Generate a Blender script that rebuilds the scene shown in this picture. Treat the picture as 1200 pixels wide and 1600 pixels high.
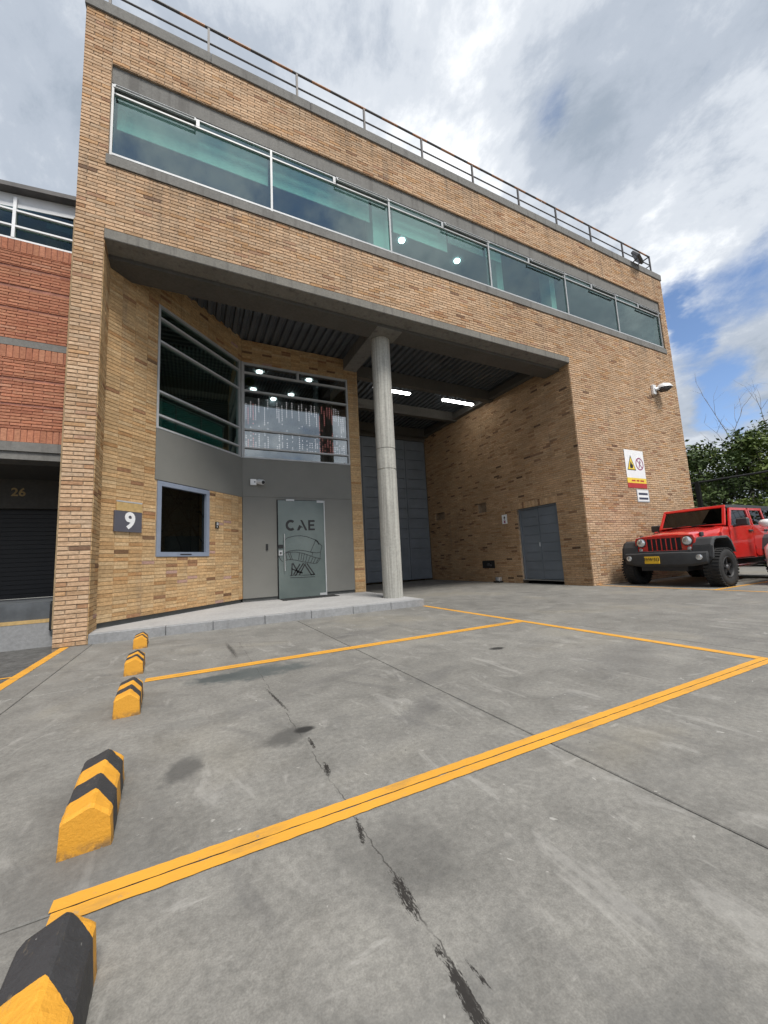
import bpy, math, random
from math import sin, cos, pi, radians
from mathutils import Vector, Matrix

for o in list(bpy.data.objects):
    bpy.data.objects.remove(o)
scene = bpy.context.scene
col = scene.collection
random.seed(7)

# ------------------------------------------------------------------ camera
CAM_F, PITCH, YAW, ROLL, CAM_H = 602.565, .1233, .4667, -.0503, 0.95
fw = Vector((sin(YAW)*cos(PITCH), cos(YAW)*cos(PITCH), sin(PITCH)))
rt0 = Vector((cos(YAW), -sin(YAW), 0))
up0 = rt0.cross(fw)
rt = cos(ROLL)*rt0 + sin(ROLL)*up0
up = -sin(ROLL)*rt0 + cos(ROLL)*up0
cam_data = bpy.data.cameras.new('camera')
cam = bpy.data.objects.new('camera', cam_data)
col.objects.link(cam)
cam_data.sensor_fit = 'VERTICAL'
cam_data.sensor_height = 36.0
cam_data.sensor_width = 27.0
cam_data.lens = CAM_F/1600*36
cam_data.clip_start = 0.05
cam_data.clip_end = 2000
m = Matrix.Identity(4)
for i in range(3):
    m[i][0], m[i][1], m[i][2] = rt[i], up[i], -fw[i]
m[2][3] = CAM_H
cam.matrix_world = m
scene.camera = cam

# ------------------------------------------------------------------ sky and sun
SUN_DIR = Vector((0.03, -0.50, 0.865)).normalized()     # towards the sun
SUN_EL = math.asin(SUN_DIR.z)
world = bpy.data.worlds.new('World')
scene.world = world
world.use_nodes = True
wt = world.node_tree
for n in list(wt.nodes):
    wt.nodes.remove(n)


def N(nt, kind, **kw):
    n = nt.nodes.new(kind)
    for k, v in kw.items():
        if k.startswith('_'):
            setattr(n, k[1:], v)
        else:
            key = int(k[1:]) if (k[0] == 'i' and k[1:].isdigit()) else k.replace('__', ' ')
            if hasattr(v, 'is_output'):
                nt.links.new(v, n.inputs[key])
            else:
                n.inputs[key].default_value = v
    return n


def math_n(nt, op, a, b=None, c=None, clamp=False):
    n = nt.nodes.new('ShaderNodeMath')
    n.operation = op
    n.use_clamp = clamp
    for i, v in enumerate((a, b, c)):
        if v is None:
            continue
        if hasattr(v, 'is_output'):
            nt.links.new(v, n.inputs[i])
        else:
            n.inputs[i].default_value = v
    return n.outputs[0]


def mixc(nt, fac, a, b, blend='MIX'):
    n = nt.nodes.new('ShaderNodeMix')
    n.data_type = 'RGBA'
    n.blend_type = blend
    n.clamp_factor = True
    for s, v in ((n.inputs[0], fac), (n.inputs[6], a), (n.inputs[7], b)):
        if hasattr(v, 'is_output'):
            nt.links.new(v, s)
        elif isinstance(v, (int, float)):
            s.default_value = v
        else:
            s.default_value = (*v, 1) if len(v) == 3 else v
    return n.outputs[2]


def ramp(nt, fac, stops, interp='EASE'):
    n = nt.nodes.new('ShaderNodeValToRGB')
    n.color_ramp.interpolation = interp
    el = n.color_ramp.elements
    while len(el) < len(stops):
        el.new(0.5)
    for e, (p, c) in zip(el, stops):
        e.position = p
        e.color = (*c, 1) if len(c) == 3 else c
    nt.links.new(fac, n.inputs[0])
    return n.outputs[0]


def maprange(nt, v, a, b, c=0.0, d=1.0, smooth=True):
    n = nt.nodes.new('ShaderNodeMapRange')
    n.interpolation_type = 'SMOOTHSTEP' if smooth else 'LINEAR'
    nt.links.new(v, n.inputs[0])
    for i, x in enumerate((a, b, c, d)):
        n.inputs[i+1].default_value = x
    return n.outputs[0]


def noise(nt, vec, scale, detail=4, rough=.55, dist=0.0, dims='3D', out=0):
    n = nt.nodes.new('ShaderNodeTexNoise')
    n.noise_dimensions = dims
    nt.links.new(vec, n.inputs['Vector'])
    n.inputs['Scale'].default_value = scale
    n.inputs['Detail'].default_value = detail
    n.inputs['Roughness'].default_value = rough
    n.inputs['Distortion'].default_value = dist
    return n.outputs[out]


sky = N(wt, 'ShaderNodeTexSky', _sky_type='NISHITA', _sun_disc=False, _sun_elevation=SUN_EL,
        _sun_rotation=math.atan2(SUN_DIR.x, SUN_DIR.y), _altitude=2500.0, _air_density=1.0, _dust_density=0.6, _ozone_density=1.5)
tc = N(wt, 'ShaderNodeTexCoord')
sep = N(wt, 'ShaderNodeSeparateXYZ', i0=tc.outputs['Generated'])
zz = math_n(wt, 'ADD', math_n(wt, 'MAXIMUM', sep.outputs[2], 0.0), 0.45)
comb = N(wt, 'ShaderNodeCombineXYZ', i0=math_n(wt, 'DIVIDE', sep.outputs[0], zz),
         i1=math_n(wt, 'DIVIDE', sep.outputs[1], zz), i2=0.0)
SKY_OFF = (3.1, 1.7, 0.4)
SKY_GAPS = [(1.28, .47, .30, .12, .25, .20), (.46, .315, .085, .06, .5, .06), (.95, .42, .16, .06, .5, .13)]
cmap = N(wt, 'ShaderNodeMapping', i0=comb.outputs[0])
cmap.inputs['Location'].default_value = SKY_OFF
cmap.inputs['Rotation'].default_value = (0, 0, 0.5)
cmap.inputs['Scale'].default_value = (1.25, 1.0, 1.0)
cv = cmap.outputs[0]
big = noise(wt, cv, 1.3, 5, .56, .25)
fine = noise(wt, cv, 3.9, 9, .66, .15)
cover = math_n(wt, 'ADD', math_n(wt, 'MULTIPLY', big, 0.75), math_n(wt, 'MULTIPLY', fine, 0.25))
wrp = N(wt, 'ShaderNodeTexNoise', Vector=cv, Scale=5.5, Detail=5.0, Roughness=.6)
gapv = N(wt, 'ShaderNodeVectorMath', _operation='MULTIPLY_ADD', i0=wrp.outputs['Color'], i1=(.30, .20, 0), i2=comb.outputs[0]).outputs[0]
gapv = N(wt, 'ShaderNodeVectorMath', _operation='SUBTRACT', i0=gapv, i1=(.15, .10, 0)).outputs[0]


# a few thinner places in the cloud deck let the blue through
def sky_gap(cx_, cy_, rx_, ry_, rot_, depth):
    n_ = N(wt, 'ShaderNodeMapping', i0=gapv, _vector_type='TEXTURE')
    n_.inputs['Location'].default_value = (cx_, cy_, 0)
    n_.inputs['Rotation'].default_value = (0, 0, rot_)
    n_.inputs['Scale'].default_value = (rx_, ry_, 1)
    ln_ = N(wt, 'ShaderNodeVectorMath', _operation='LENGTH', i0=n_.outputs[0]).outputs['Value']
    return maprange(wt, ln_, 1.0, 0.0, 0.0, depth)


for gp_ in SKY_GAPS:
    cover = math_n(wt, 'SUBTRACT', cover, sky_gap(*gp_))
cmask = maprange(wt, cover, 0.29, 0.42)
lump = math_n(wt, 'ADD', math_n(wt, 'MULTIPLY', noise(wt, cv, 1.9, 5, .52, .1), .54), math_n(wt, 'MULTIPLY', fine, .46))
ccol = ramp(wt, lump, [(.36, (.19, .222, .265)), (.45, (.26, .29, .335)), (.52, (.37, .395, .43)), (.62, (.60, .61, .62))])
SKY_STRENGTH = 0.10
blue = mixc(wt, 1.0, sky.outputs[0], (1, 1, 1), 'MULTIPLY')
cloud = mixc(wt, 1.0, ccol, (1/SKY_STRENGTH,)*3, 'MULTIPLY')
allsky = mixc(wt, cmask, blue, cloud)
bg = N(wt, 'ShaderNodeBackground', i0=allsky, i1=SKY_STRENGTH)
wo = N(wt, 'ShaderNodeOutputWorld', i0=bg.outputs[0])
world.cycles.sampling_method = 'MANUAL'
world.cycles.sample_map_resolution = 256

sun_data = bpy.data.lights.new('sun', 'SUN')
sun_data.energy = 2.2
sun_data.angle = radians(19)
sun_data.color = (1, .95, .88)
sun = bpy.data.objects.new('sun', sun_data)
col.objects.link(sun)
sun.rotation_euler = SUN_DIR.to_track_quat('Z', 'Y').to_euler()
sun.location = (-10, -10, 20)

scene.render.engine = 'CYCLES'
scene.cycles.max_bounces = 6
scene.cycles.diffuse_bounces = 3
scene.cycles.glossy_bounces = 3
scene.cycles.transparent_max_bounces = 8
scene.cycles.caustics_reflective = False
scene.cycles.caustics_refractive = False
scene.cycles.use_adaptive_sampling = True
scene.cycles.adaptive_threshold = 0.02
scene.view_settings.view_transform = 'Standard'
scene.view_settings.look = 'None'
scene.view_settings.exposure = 1.0
scene.view_settings.gamma = 1.0
scene.view_settings.use_curve_mapping = False
scene.render.resolution_x = 768
scene.render.resolution_y = 1024


# ------------------------------------------------------------------ materials
def new_mat(name):
    mt = bpy.data.materials.new(name)
    mt.use_nodes = True
    nt = mt.node_tree
    b = nt.nodes['Principled BSDF']
    return mt, nt, b


def setc(nt, b, c):
    if hasattr(c, 'is_output'):
        nt.links.new(c, b.inputs['Base Color'])
    else:
        b.inputs['Base Color'].default_value = (*c, 1)


def add_bump(nt, b, h, strength=.3, dist=.01):
    bp = N(nt, 'ShaderNodeBump', Strength=strength, Distance=dist, Height=h)
    nt.links.new(bp.outputs[0], b.inputs['Normal'])


def pos(nt):
    return nt.nodes.new('ShaderNodeNewGeometry').outputs['Position']


def objc(nt):
    return nt.nodes.new('ShaderNodeTexCoord').outputs['Object']


def stretch(nt, v, s, rot=(0, 0, 0), loc=(0, 0, 0)):
    n = N(nt, 'ShaderNodeMapping', i0=v)
    n.inputs['Scale'].default_value = s
    n.inputs['Rotation'].default_value = rot
    n.inputs['Location'].default_value = loc
    return n.outputs[0]


def simple(name, c, rough=.6, metal=0.0, var=.12, nscale=6.0, bump=0.0, bscale=80.0, coat=0.0, spec=.5):
    mt, nt, b = new_mat(name)
    p = pos(nt)
    f = noise(nt, p, nscale, 5, .6)
    dark = tuple(x*(1-var*1.6) for x in c)
    lite = tuple(min(1, x*(1+var)) for x in c)
    setc(nt, b, ramp(nt, f, [(.3, dark), (.7, lite)], 'LINEAR'))
    b.inputs['Roughness'].default_value = rough
    b.inputs['Metallic'].default_value = metal
    b.inputs['Specular IOR Level'].default_value = spec
    if coat:
        b.inputs['Coat Weight'].default_value = coat
        b.inputs['Coat Roughness'].default_value = .04
    if bump:
        add_bump(nt, b, noise(nt, p, bscale, 3, .6), bump, .004)
    return mt


def emis(name, c, s):
    mt, nt, b = new_mat(name)
    setc(nt, b, c)
    b.inputs['Emission Color'].default_value = (*c, 1)
    b.inputs['Emission Strength'].default_value = s
    return mt


def glass(name, tint, refl=.06, rough=0.0, gloss=(1, 1, 1), fk=.9):
    mt = bpy.data.materials.new(name)
    mt.use_nodes = True
    nt = mt.node_tree
    for n in list(nt.nodes):
        nt.nodes.remove(n)
    tr = N(nt, 'ShaderNodeBsdfTransparent', i0=(*tint, 1))
    gl = N(nt, 'ShaderNodeBsdfGlossy', i0=(*gloss, 1))
    gl.inputs['Roughness'].default_value = rough
    fr = N(nt, 'ShaderNodeFresnel')
    fr.inputs['IOR'].default_value = 1.52
    fac = math_n(nt, 'ADD', math_n(nt, 'MULTIPLY', fr.outputs[0], fk), refl, clamp=True)
    mx = N(nt, 'ShaderNodeMixShader', i0=fac, i1=tr.outputs[0], i2=gl.outputs[0])
    nt.links.new(mx.outputs[0], N(nt, 'ShaderNodeOutputMaterial').inputs[0])
    return mt


def brick_mat(name, mottling=.5):
    mt, nt, b = new_mat(name)
    at = N(nt, 'ShaderNodeAttribute', _attribute_name='Col')
    p = pos(nt)
    f = noise(nt, p, 28, 5, .65)
    g = noise(nt, stretch(nt, p, (14, 14, 60)), 1.0, 4, .6)
    big_ = noise(nt, p, .55, 4, .5)
    c = mixc(nt, 1.0, at.outputs[0], ramp(nt, f, [(.3, (.74, .72, .70)), (.7, (1.16, 1.16, 1.16))], 'LINEAR'), 'MULTIPLY')
    c = mixc(nt, 1.0, c, ramp(nt, g, [(.35, (.86, .84, .82)), (.65, (1.08, 1.08, 1.08))], 'LINEAR'), 'MULTIPLY')
    c = mixc(nt, 1.0, c, ramp(nt, big_, [(.32, (.86, .85, .84)), (.68, (1.08, 1.08, 1.08))], 'LINEAR'), 'MULTIPLY')
    streak = noise(nt, stretch(nt, p, (3.2, 3.2, .22)), 1.0, 5, .6)
    c = mixc(nt, maprange(nt, streak, .56, .75, 0, .38), c, (.17, .14, .115))
    # rain streaks that run down from the coping and the sill
    pz = N(nt, 'ShaderNodeSeparateXYZ', i0=p).outputs[2]
    run = noise(nt, stretch(nt, p, (9, 9, .45)), 1.0, 4, .6)
    rm_ = math_n(nt, 'MULTIPLY', maprange(nt, run, .46, .68), math_n(nt, 'MAXIMUM', maprange(nt, pz, 9.55, 10.3), math_n(nt, 'MULTIPLY', maprange(nt, pz, 6.75, 7.45), math_n(nt, 'LESS_THAN', pz, 7.5))))
    c = mixc(nt, math_n(nt, 'MULTIPLY', rm_, .45), c, (.15, .125, .10))
    setc(nt, b, c)
    b.inputs['Roughness'].default_value = .9
    b.inputs['Specular IOR Level'].default_value = .2
    add_bump(nt, b, noise(nt, p, 90, 4, .6), .5, .004)
    return mt


def concrete_mat(name, c, stain=.5, boards=False, vert=False):
    mt, nt, b = new_mat(name)
    p = pos(nt)
    a = noise(nt, p, 1.6, 6, .6)
    d = noise(nt, p, 24, 5, .65)
    cc = mixc(nt, a, tuple(x*.72 for x in c), tuple(min(1, x*1.22) for x in c))
    cc = mixc(nt, 1.0, cc, ramp(nt, d, [(.3, (.84, .84, .84)), (.7, (1.1, 1.1, 1.1))], 'LINEAR'), 'MULTIPLY')
    s = noise(nt, stretch(nt, p, (7, 7, .5)), 1.0, 6, .62)
    cc = mixc(nt, maprange(nt, s, .50, .72, 0, stain), cc, (.10, .095, .09))
    if vert:
        v = noise(nt, stretch(nt, p, (26, 26, .35)), 1.0, 4, .6)
        cc = mixc(nt, 1.0, cc, ramp(nt, v, [(.35, (.74, .74, .73)), (.62, (1.1, 1.1, 1.08))], 'LINEAR'), 'MULTIPLY')
        pit = noise(nt, p, 42, 2, .5)
        cc = mixc(nt, maprange(nt, pit, .70, .74, 0, .6), cc, (.06, .055, .05))
    setc(nt, b, cc)
    b.inputs['Roughness'].default_value = .88
    b.inputs['Specular IOR Level'].default_value = .25
    h = math_n(nt, 'ADD', noise(nt, p, 60, 4, .6), math_n(nt, 'MULTIPLY', d, .6))
    add_bump(nt, b, h, .35, .006)
    return mt


def stain_mask(nt, p, cx, cy, rx, ry, rot, w, soft=.6):
    n = N(nt, 'ShaderNodeMapping', i0=p, _vector_type='TEXTURE')
    n.inputs['Location'].default_value = (cx, cy, 0)
    n.inputs['Rotation'].default_value = (0, 0, rot)
    n.inputs['Scale'].default_value = (rx, ry, 1)
    ln = N(nt, 'ShaderNodeVectorMath', _operation='LENGTH', i0=n.outputs[0]).outputs['Value']
    return maprange(nt, math_n(nt, 'ADD', ln, w), 1.0, 1.0-soft, 0, 1)


def ground_mat():
    mt, nt, b = new_mat('concrete_paving')
    p = pos(nt)
    oi = nt.nodes.new('ShaderNodeObjectInfo')
    a = noise(nt, p, .55, 3, .6, .4)
    c2 = noise(nt, p, 3.2, 5, .66, .6)
    d = noise(nt, p, 38, 3, .7)
    d2 = noise(nt, p, 190, 1, .7)
    base = ramp(nt, a, [(.30, (.148, .147, .140)), (.5, (.175, .174, .166)), (.70, (.205, .203, .193))], 'LINEAR')
    base = mixc(nt, 1.0, base, ramp(nt, c2, [(.3, (.80, .80, .80)), (.5, (1, 1, 1)), (.72, (1.18, 1.18, 1.17))], 'LINEAR'), 'MULTIPLY')
    base = mixc(nt, 1.0, base, ramp(nt, d, [(.3, (.80, .80, .80)), (.7, (1.17, 1.17, 1.17))], 'LINEAR'), 'MULTIPLY')
    base = mixc(nt, 1.0, base, ramp(nt, d2, [(.3, (.87, .87, .87)), (.7, (1.12, 1.12, 1.12))], 'LINEAR'), 'MULTIPLY')
    rn = math_n(nt, 'ADD', math_n(nt, 'MULTIPLY', oi.outputs['Random'], .14), .93)
    rc = N(nt, 'ShaderNodeCombineXYZ', i0=rn, i1=rn, i2=rn)
    base = mixc(nt, 1.0, base, rc.outputs[0], 'MULTIPLY')
    # pale scuffs
    sc = noise(nt, stretch(nt, p, (2.6, 7.0, 1), (0, 0, .5)), 1.0, 5, .70, 1.2)
    sc2 = noise(nt, p, 1.1, 2, .5)
    scm = math_n(nt, 'MULTIPLY', maprange(nt, sc, .58, .70), maprange(nt, sc2, .46, .62))
    base = mixc(nt, math_n(nt, 'MULTIPLY', scm, .42), base, (.40, .40, .39))
    sc3 = noise(nt, stretch(nt, p, (5.0, 1.7, 1), (0, 0, -.25)), 1.0, 5, .70, .9)
    base = mixc(nt, math_n(nt, 'MULTIPLY', maprange(nt, sc3, .56, .68), .30), base, (.37, .37, .36))
    sd = noise(nt, stretch(nt, p, (1.6, 4.2, 1), (0, 0, .2), (7, 3, 0)), 1.0, 4, .66, .8)
    base = mixc(nt, math_n(nt, 'MULTIPLY', maprange(nt, sd, .55, .70), .34), base, (.11, .112, .112))
    # small white chips and dark specks
    ch = noise(nt, p, 16, 2, .55, .8)
    base = mixc(nt, maprange(nt, ch, .725, .76, 0, .45), base, (.46, .46, .45))
    sp = noise(nt, p, 21, 2, .5)
    base = mixc(nt, maprange(nt, sp, .765, .79, 0, .8), base, (.05, .05, .05))
    # warm dirt film
    wd = a
    base = mixc(nt, maprange(nt, wd, .52, .68, 0, .25), base, (.19, .17, .12))
    # tyre drag sweeps
    arc = N(nt, 'ShaderNodeTexWave', _wave_type='RINGS', _rings_direction='Z', i0=stretch(nt, p, (1, 1, 0), loc=(2.2, -.4, 0)))
    arc.inputs['Scale'].default_value = 1.3
    arc.inputs['Distortion'].default_value = 3.0
    arc.inputs['Detail'].default_value = 1
    am = math_n(nt, 'MULTIPLY', maprange(nt, arc.outputs[1], .80, .98), maprange(nt, sc2, .50, .64))
    base = mixc(nt, math_n(nt, 'MULTIPLY', am, .22), base, (.07, .07, .075))
    # oil stains seen in the stall
    wob = math_n(nt, 'MULTIPLY', math_n(nt, 'SUBTRACT', noise(nt, p, 6, 3, .65), .5), 1.3)
    for (cx, cy, rx, ry, rot, k, tone) in [
            (.52, 3.80, .48, .20, .0, .82, (.055, .068, .072)), (.20, 3.82, .20, .10, .1, .75, (.055, .066, .07)),
            (.47, 2.32, .14, .09, .2, .70, (.06, .06, .06)), (.60, 2.35, .055, .035, 0, .95, (.02, .02, .02)),
            (-.02, 2.24, .085, .13, -.5, .72, (.055, .055, .055)), (2.80, 3.15, .08, .05, 0, .95, (.02, .02, .02)),
            (1.30, 2.20, .34, .10, .6, .30, (.07, .07, .075)), (1.75, 2.75, .30, .10, .4, .28, (.07, .07, .075)),
            (.60, 1.24, .20, .16, 0, .40, (.065, .065, .065)), (2.0, 4.9, .5, .16, .1, .30, (.07, .07, .075)),
            (.46, 2.9, .25, .08, .2, .25, (.08, .08, .085)), (1.05, 3.2, .45, .07, .35, .25, (.08, .08, .085)),
            (-.32, 1.62, .30, .22, 0, .30, (.08, .08, .08)), (3.4, 2.2, .6, .2, .3, .22, (.08, .08, .085)),
            (-.42, 3.4, .26, .45, 0, .25, (.085, .085, .085)), (-.34, 2.0, .26, .5, 0, .30, (.085, .085, .085))]:
        mk = stain_mask(nt, p, cx, cy, rx*1.35, ry*1.35, rot, wob)
        base = mixc(nt, math_n(nt, 'MULTIPLY', mk, k), base, tone)
    # worn tar in the long crack: granular, drawn out along it
    hi = noise(nt, stretch(nt, p, (230, 50, 1)), 1.0, 3, .7)
    hi2 = math_n(nt, 'MULTIPLY', math_n(nt, 'SUBTRACT', hi, .5), 2.4)
    for (cx, cy, hw, hl_, rot, dens) in [(.548, 1.40, .011, .095, -.22, .80), (.556, 1.095, .019, .115, -.08, .82), (.549, .915, .014, .030, -.1, .62), (.597, .825, .007, .055, .1, .66),
                                         (.545, .79, .015, .125, -.10, 1.0), (.576, 1.87, .012, .075, -.15, .90), (.558, 2.97, .013, .44, .083, .72), (.587, 2.16, .011, .10, -.05, .80),
                                         (.43, 5.0, .04, .75, .035, .62), (.556, 1.75, .006, 2.2, .0, .20)]:
        n = N(nt, 'ShaderNodeMapping', i0=p, _vector_type='TEXTURE')
        n.inputs['Location'].default_value = (cx, cy, 0)
        n.inputs['Rotation'].default_value = (0, 0, rot)
        n.inputs['Scale'].default_value = (hw*1.5, hl_*1.15, 1)
        ln = N(nt, 'ShaderNodeVectorMath', _operation='LENGTH', i0=n.outputs[0]).outputs['Value']
        fo = math_n(nt, 'ADD', math_n(nt, 'SUBTRACT', dens, math_n(nt, 'POWER', ln, 2.0)), hi2)
        base = mixc(nt, maprange(nt, fo, .35, .70, 0, .96), base, (.014, .012, .011))
    # hairline crack that links the tar
    sx_ = N(nt, 'ShaderNodeSeparateXYZ', i0=p)
    wx = math_n(nt, 'MULTIPLY', math_n(nt, 'SUBTRACT', noise(nt, p, 7, 4, .7), .5), .055)
    dx_ = math_n(nt, 'ABSOLUTE', math_n(nt, 'SUBTRACT', math_n(nt, 'ADD', sx_.outputs[0], wx), .560))
    on_ = math_n(nt, 'MULTIPLY', maprange(nt, noise(nt, p, 3.4, 2, .6), .40, .50), math_n(nt, 'MULTIPLY', math_n(nt, 'GREATER_THAN', sx_.outputs[1], -.6), math_n(nt, 'LESS_THAN', sx_.outputs[1], 5.4)))
    base = mixc(nt, math_n(nt, 'MULTIPLY', math_n(nt, 'MULTIPLY', maprange(nt, dx_, .0035, .0008), on_), .75), base, (.03, .028, .026))
    base = mixc(nt, 1.0, base, (1.02, 1.0, .965), 'MULTIPLY')
    setc(nt, b, base)
    b.inputs['Roughness'].default_value = .78
    nt.links.new(maprange(nt, c2, .3, .7, .62, .88, False), b.inputs['Roughness'])
    b.inputs['Specular IOR Level'].default_value = .4
    add_bump(nt, b, noise(nt, p, 95, 2, .7), .25, .004)
    return mt


def paint_mat(name, c, under=(.2, .2, .2), wear=.61):
    mt, nt, b = new_mat(name)
    p = pos(nt)
    w = noise(nt, p, 13, 8, .68)
    t = noise(nt, p, 2.2, 5, .6)
    cc = mixc(nt, t, tuple(x*.80 for x in c), tuple(min(1, x*1.1) for x in c))
    cc = mixc(nt, maprange(nt, w, wear, wear+.07, 0, .55), cc, under)
    dirt = noise(nt, stretch(nt, p, (3, 9, 3)), 1.0, 6, .65)
    cc = mixc(nt, maprange(nt, dirt, .50, .72, 0, .38), cc, (.15, .12, .07))
    setc(nt, b, cc)
    b.inputs['Roughness'].default_value = .6
    add_bump(nt, b, noise(nt, p, 70, 4, .65), .35, .004)
    return mt


M = {}
M['brick'] = brick_mat('tan_clay_brick')
M['redbrick'] = brick_mat('red_clay_brick')
M['mortar'] = simple('mortar', (.28, .21, .145), .95, var=.25, nscale=9, bump=.3)
M['mortar_tight'] = simple('tight_mortar', (.45, .32, .18), .95, var=.2, nscale=9, bump=.3)
M['redmortar'] = simple('red_mortar', (.33, .15, .11), .95, var=.2, nscale=9)
M['concrete'] = concrete_mat('weathered_concrete', (.195, .191, .18), .6)
M['concrete_dark'] = concrete_mat('stained_shade_toned_concrete', (.105, .099, .088), .5)  # stained concrete, base colour also darkened to paint in shade under the beams
M['lintel'] = concrete_mat('stained_lintel_concrete', (.20, .192, .172), .8)
M['column'] = concrete_mat('board_marked_column', (.42, .415, .385), .3, vert=True)
M['platform'] = concrete_mat('platform_concrete', (.36, .36, .36), .12)
M['kerb'] = concrete_mat('kerb_concrete', (.27, .275, .28), .2)
M['ground'] = ground_mat()
M['asphalt'] = simple('asphalt', (.085, .085, .083), .9, var=.3, nscale=14, bump=.5, bscale=150)
M['far_ground'] = simple('dusty_ground', (.16, .155, .14), .95, var=.25, nscale=.8, bump=.3)
M['yellow'] = paint_mat('yellow_road_paint', (.64, .315, .036), (.24, .21, .16))
M['stop_yellow'] = paint_mat('yellow_stop_paint', (.72, .345, .028), (.35, .28, .16), .70)
M['stop_black'] = paint_mat('black_stop_paint', (.032, .032, .034), (.16, .15, .14), .70)
M['tar'] = simple('black_tar', (.022, .02, .018), .7, var=.5, nscale=40)
M['groove'] = simple('dark_groove', (.015, .015, .015), .9)
M['alu'] = simple('brushed_aluminium', (.44, .455, .465), .5, .1, var=.06)
M['steel'] = simple('dark_steel', (.10, .10, .105), .5, .6, var=.15)
M['white_metal'] = simple('white_metal', (.72, .73, .74), .45, .1, var=.05)
M['glass'] = glass('teal_office_glass', (.64, .82, .78), .012, gloss=(.56, .68, .69), fk=.24)
M['glass_dark'] = glass('green_lobby_glass', (.55, .70, .66), .005, gloss=(.45, .6, .56), fk=.45)
M['glass_clear'] = glass('lobby_window_glass', (.52, .58, .58), .20, gloss=(.75, .80, .85))
M['glass_sq'] = glass('black_window_glass', (.55, .57, .55), .0, fk=.4, gloss=(.10, .11, .11))
M['blind'] = simple('roller_blind', (.72, .76, .74), .9, var=.04)
M['room'] = simple('office_interior', (.16, .20, .23), .9, var=.1, nscale=2)
M['room_dark'] = simple('lobby_interior', (.05, .055, .055), .9, var=.1)
M['room_wall'] = simple('lobby_pale_wall', (.16, .165, .18), .85, var=.15, nscale=1.2)
M['teal_panel'] = simple('teal_frosted_panel', (.16, .48, .46), .4, var=.1, nscale=2)
M['sq_back'] = simple('dark_blind', (.10, .108, .104), .8, var=.3, nscale=3)
M['white_col'] = simple('painted_inner_column', (.75, .8, .78), .8, var=.04)
M['stucco'] = simple('grey_cladding_panel', (.175, .175, .160), .75, var=.05, nscale=1.5, bump=.12, bscale=160)
M['plinth'] = simple('dark_plinth', (.085, .088, .085), .8, var=.1)
M['deck'] = simple('corrugated_deck', (.095, .106, .118), .55, .25, var=.15, nscale=2.0)
M['door_blue'] = simple('blue_grey_door_paint', (.155, .178, .205), .55, .1, var=.1, nscale=1.4)
M['frame_blue'] = simple('blue_grey_window_frame', (.24, .28, .36), .5, .15, var=.05)
M['dock_grey'] = simple('dock_plate_grey', (.10, .11, .12), .6, .2, var=.2, nscale=4)
M['black'] = simple('matt_black', (.012, .012, .013), .6, var=.1)
M['rubber'] = simple('tyre_rubber', (.018, .018, .018), .85, var=.3, nscale=20)
M['plastic'] = simple('black_trim_plastic', (.035, .037, .04), .55, var=.12, nscale=9)
M['carred'] = simple('red_car_paint', (.56, .018, .014), .26, .0, var=.03, coat=1.0)
M['carwhite'] = simple('white_car_paint', (.78, .80, .78), .3, .0, var=.03, coat=.8)
M['carglass'] = glass('tinted_car_glass', (.09, .095, .10), .02, fk=.9)
M['chrome'] = simple('chrome', (.8, .8, .82), .12, 1.0, var=.02)
M['lens'] = simple('lamp_lens', (.72, .74, .76), .12, .7, var=.15, nscale=50)
M['plate_yellow'] = simple('plate_yellow', (.78, .48, .03), .5, var=.05)
M['sign_grey'] = simple('sign_grey', (.085, .085, .105), .5, var=.05)
M['sign_wood'] = simple('sign_wood_strip', (.48, .33, .14), .6, var=.15, nscale=18)
M['white'] = simple('white_print', (.78, .79, .80), .5, var=.03)
M['red_print'] = simple('red_print', (.42, .03, .03), .5, var=.05)
M['yellow_print'] = simple('yellow_print', (.80, .58, .06), .5, var=.05)
M['purple_print'] = simple('purple_print', (.28, .08, .16), .5, var=.05)
M['navy_print'] = simple('navy_print', (.035, .04, .075), .5, var=.05)
M['lime_print'] = simple('lime_print', (.35, .38, .02), .5, var=.05)
M['orange_rail'] = simple('orange_rail_paint', (.42, .21, .11), .6, var=.25, nscale=5)
M['rail_dark'] = simple('dark_rail_paint', (.09, .085, .085), .6, var=.2, nscale=5)
M['frosted'], _nt, _b = new_mat('frosted_door_glass')
setc(_nt, _b, ramp(_nt, noise(_nt, pos(_nt), 1.1, 3, .5), [(.3, (.088, .115, .110)), (.7, (.13, .16, .152))]))
_b.inputs['Roughness'].default_value = .22
_b.inputs['Specular IOR Level'].default_value = .6
M['lamp_white'] = emis('lit_tube', (1, 1, .97), 11.0)
M['lamp_disc'] = emis('lit_downlight', (.93, 1, .98), 9.0)
M['bead_red'] = emis('lit_red_bead', (1, .30, .28), .8)
M['bead_white'] = emis('lit_white_bead', (1, .80, .82), .9)
M['bark'] = simple('tree_bark', (.09, .075, .06), .95, var=.3, nscale=12, bump=.5)
M['bark_pale'] = simple('pale_bare_bark', (.26, .235, .22), .9, var=.2, nscale=12)


def leaf_mat(name, a, bcol):
    mt, nt, b = new_mat(name)
    at = N(nt, 'ShaderNodeAttribute', _attribute_name='Col')
    sx = N(nt, 'ShaderNodeSeparateColor', i0=at.outputs[0])
    setc(nt, b, mixc(nt, sx.outputs[0], a, bcol))
    b.inputs['Roughness'].default_value = .6
    b.inputs['Specular IOR Level'].default_value = .3
    return mt


M['leaf_dark'] = leaf_mat('dark_leaves', (.032, .058, .020), (.095, .140, .042))
M['leaf_mid'] = leaf_mat('mid_leaves', (.055, .090, .020), (.17, .22, .045))
M['leaf_lime'] = leaf_mat('lime_leaves', (.070, .110, .022), (.21, .26, .055))


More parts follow.
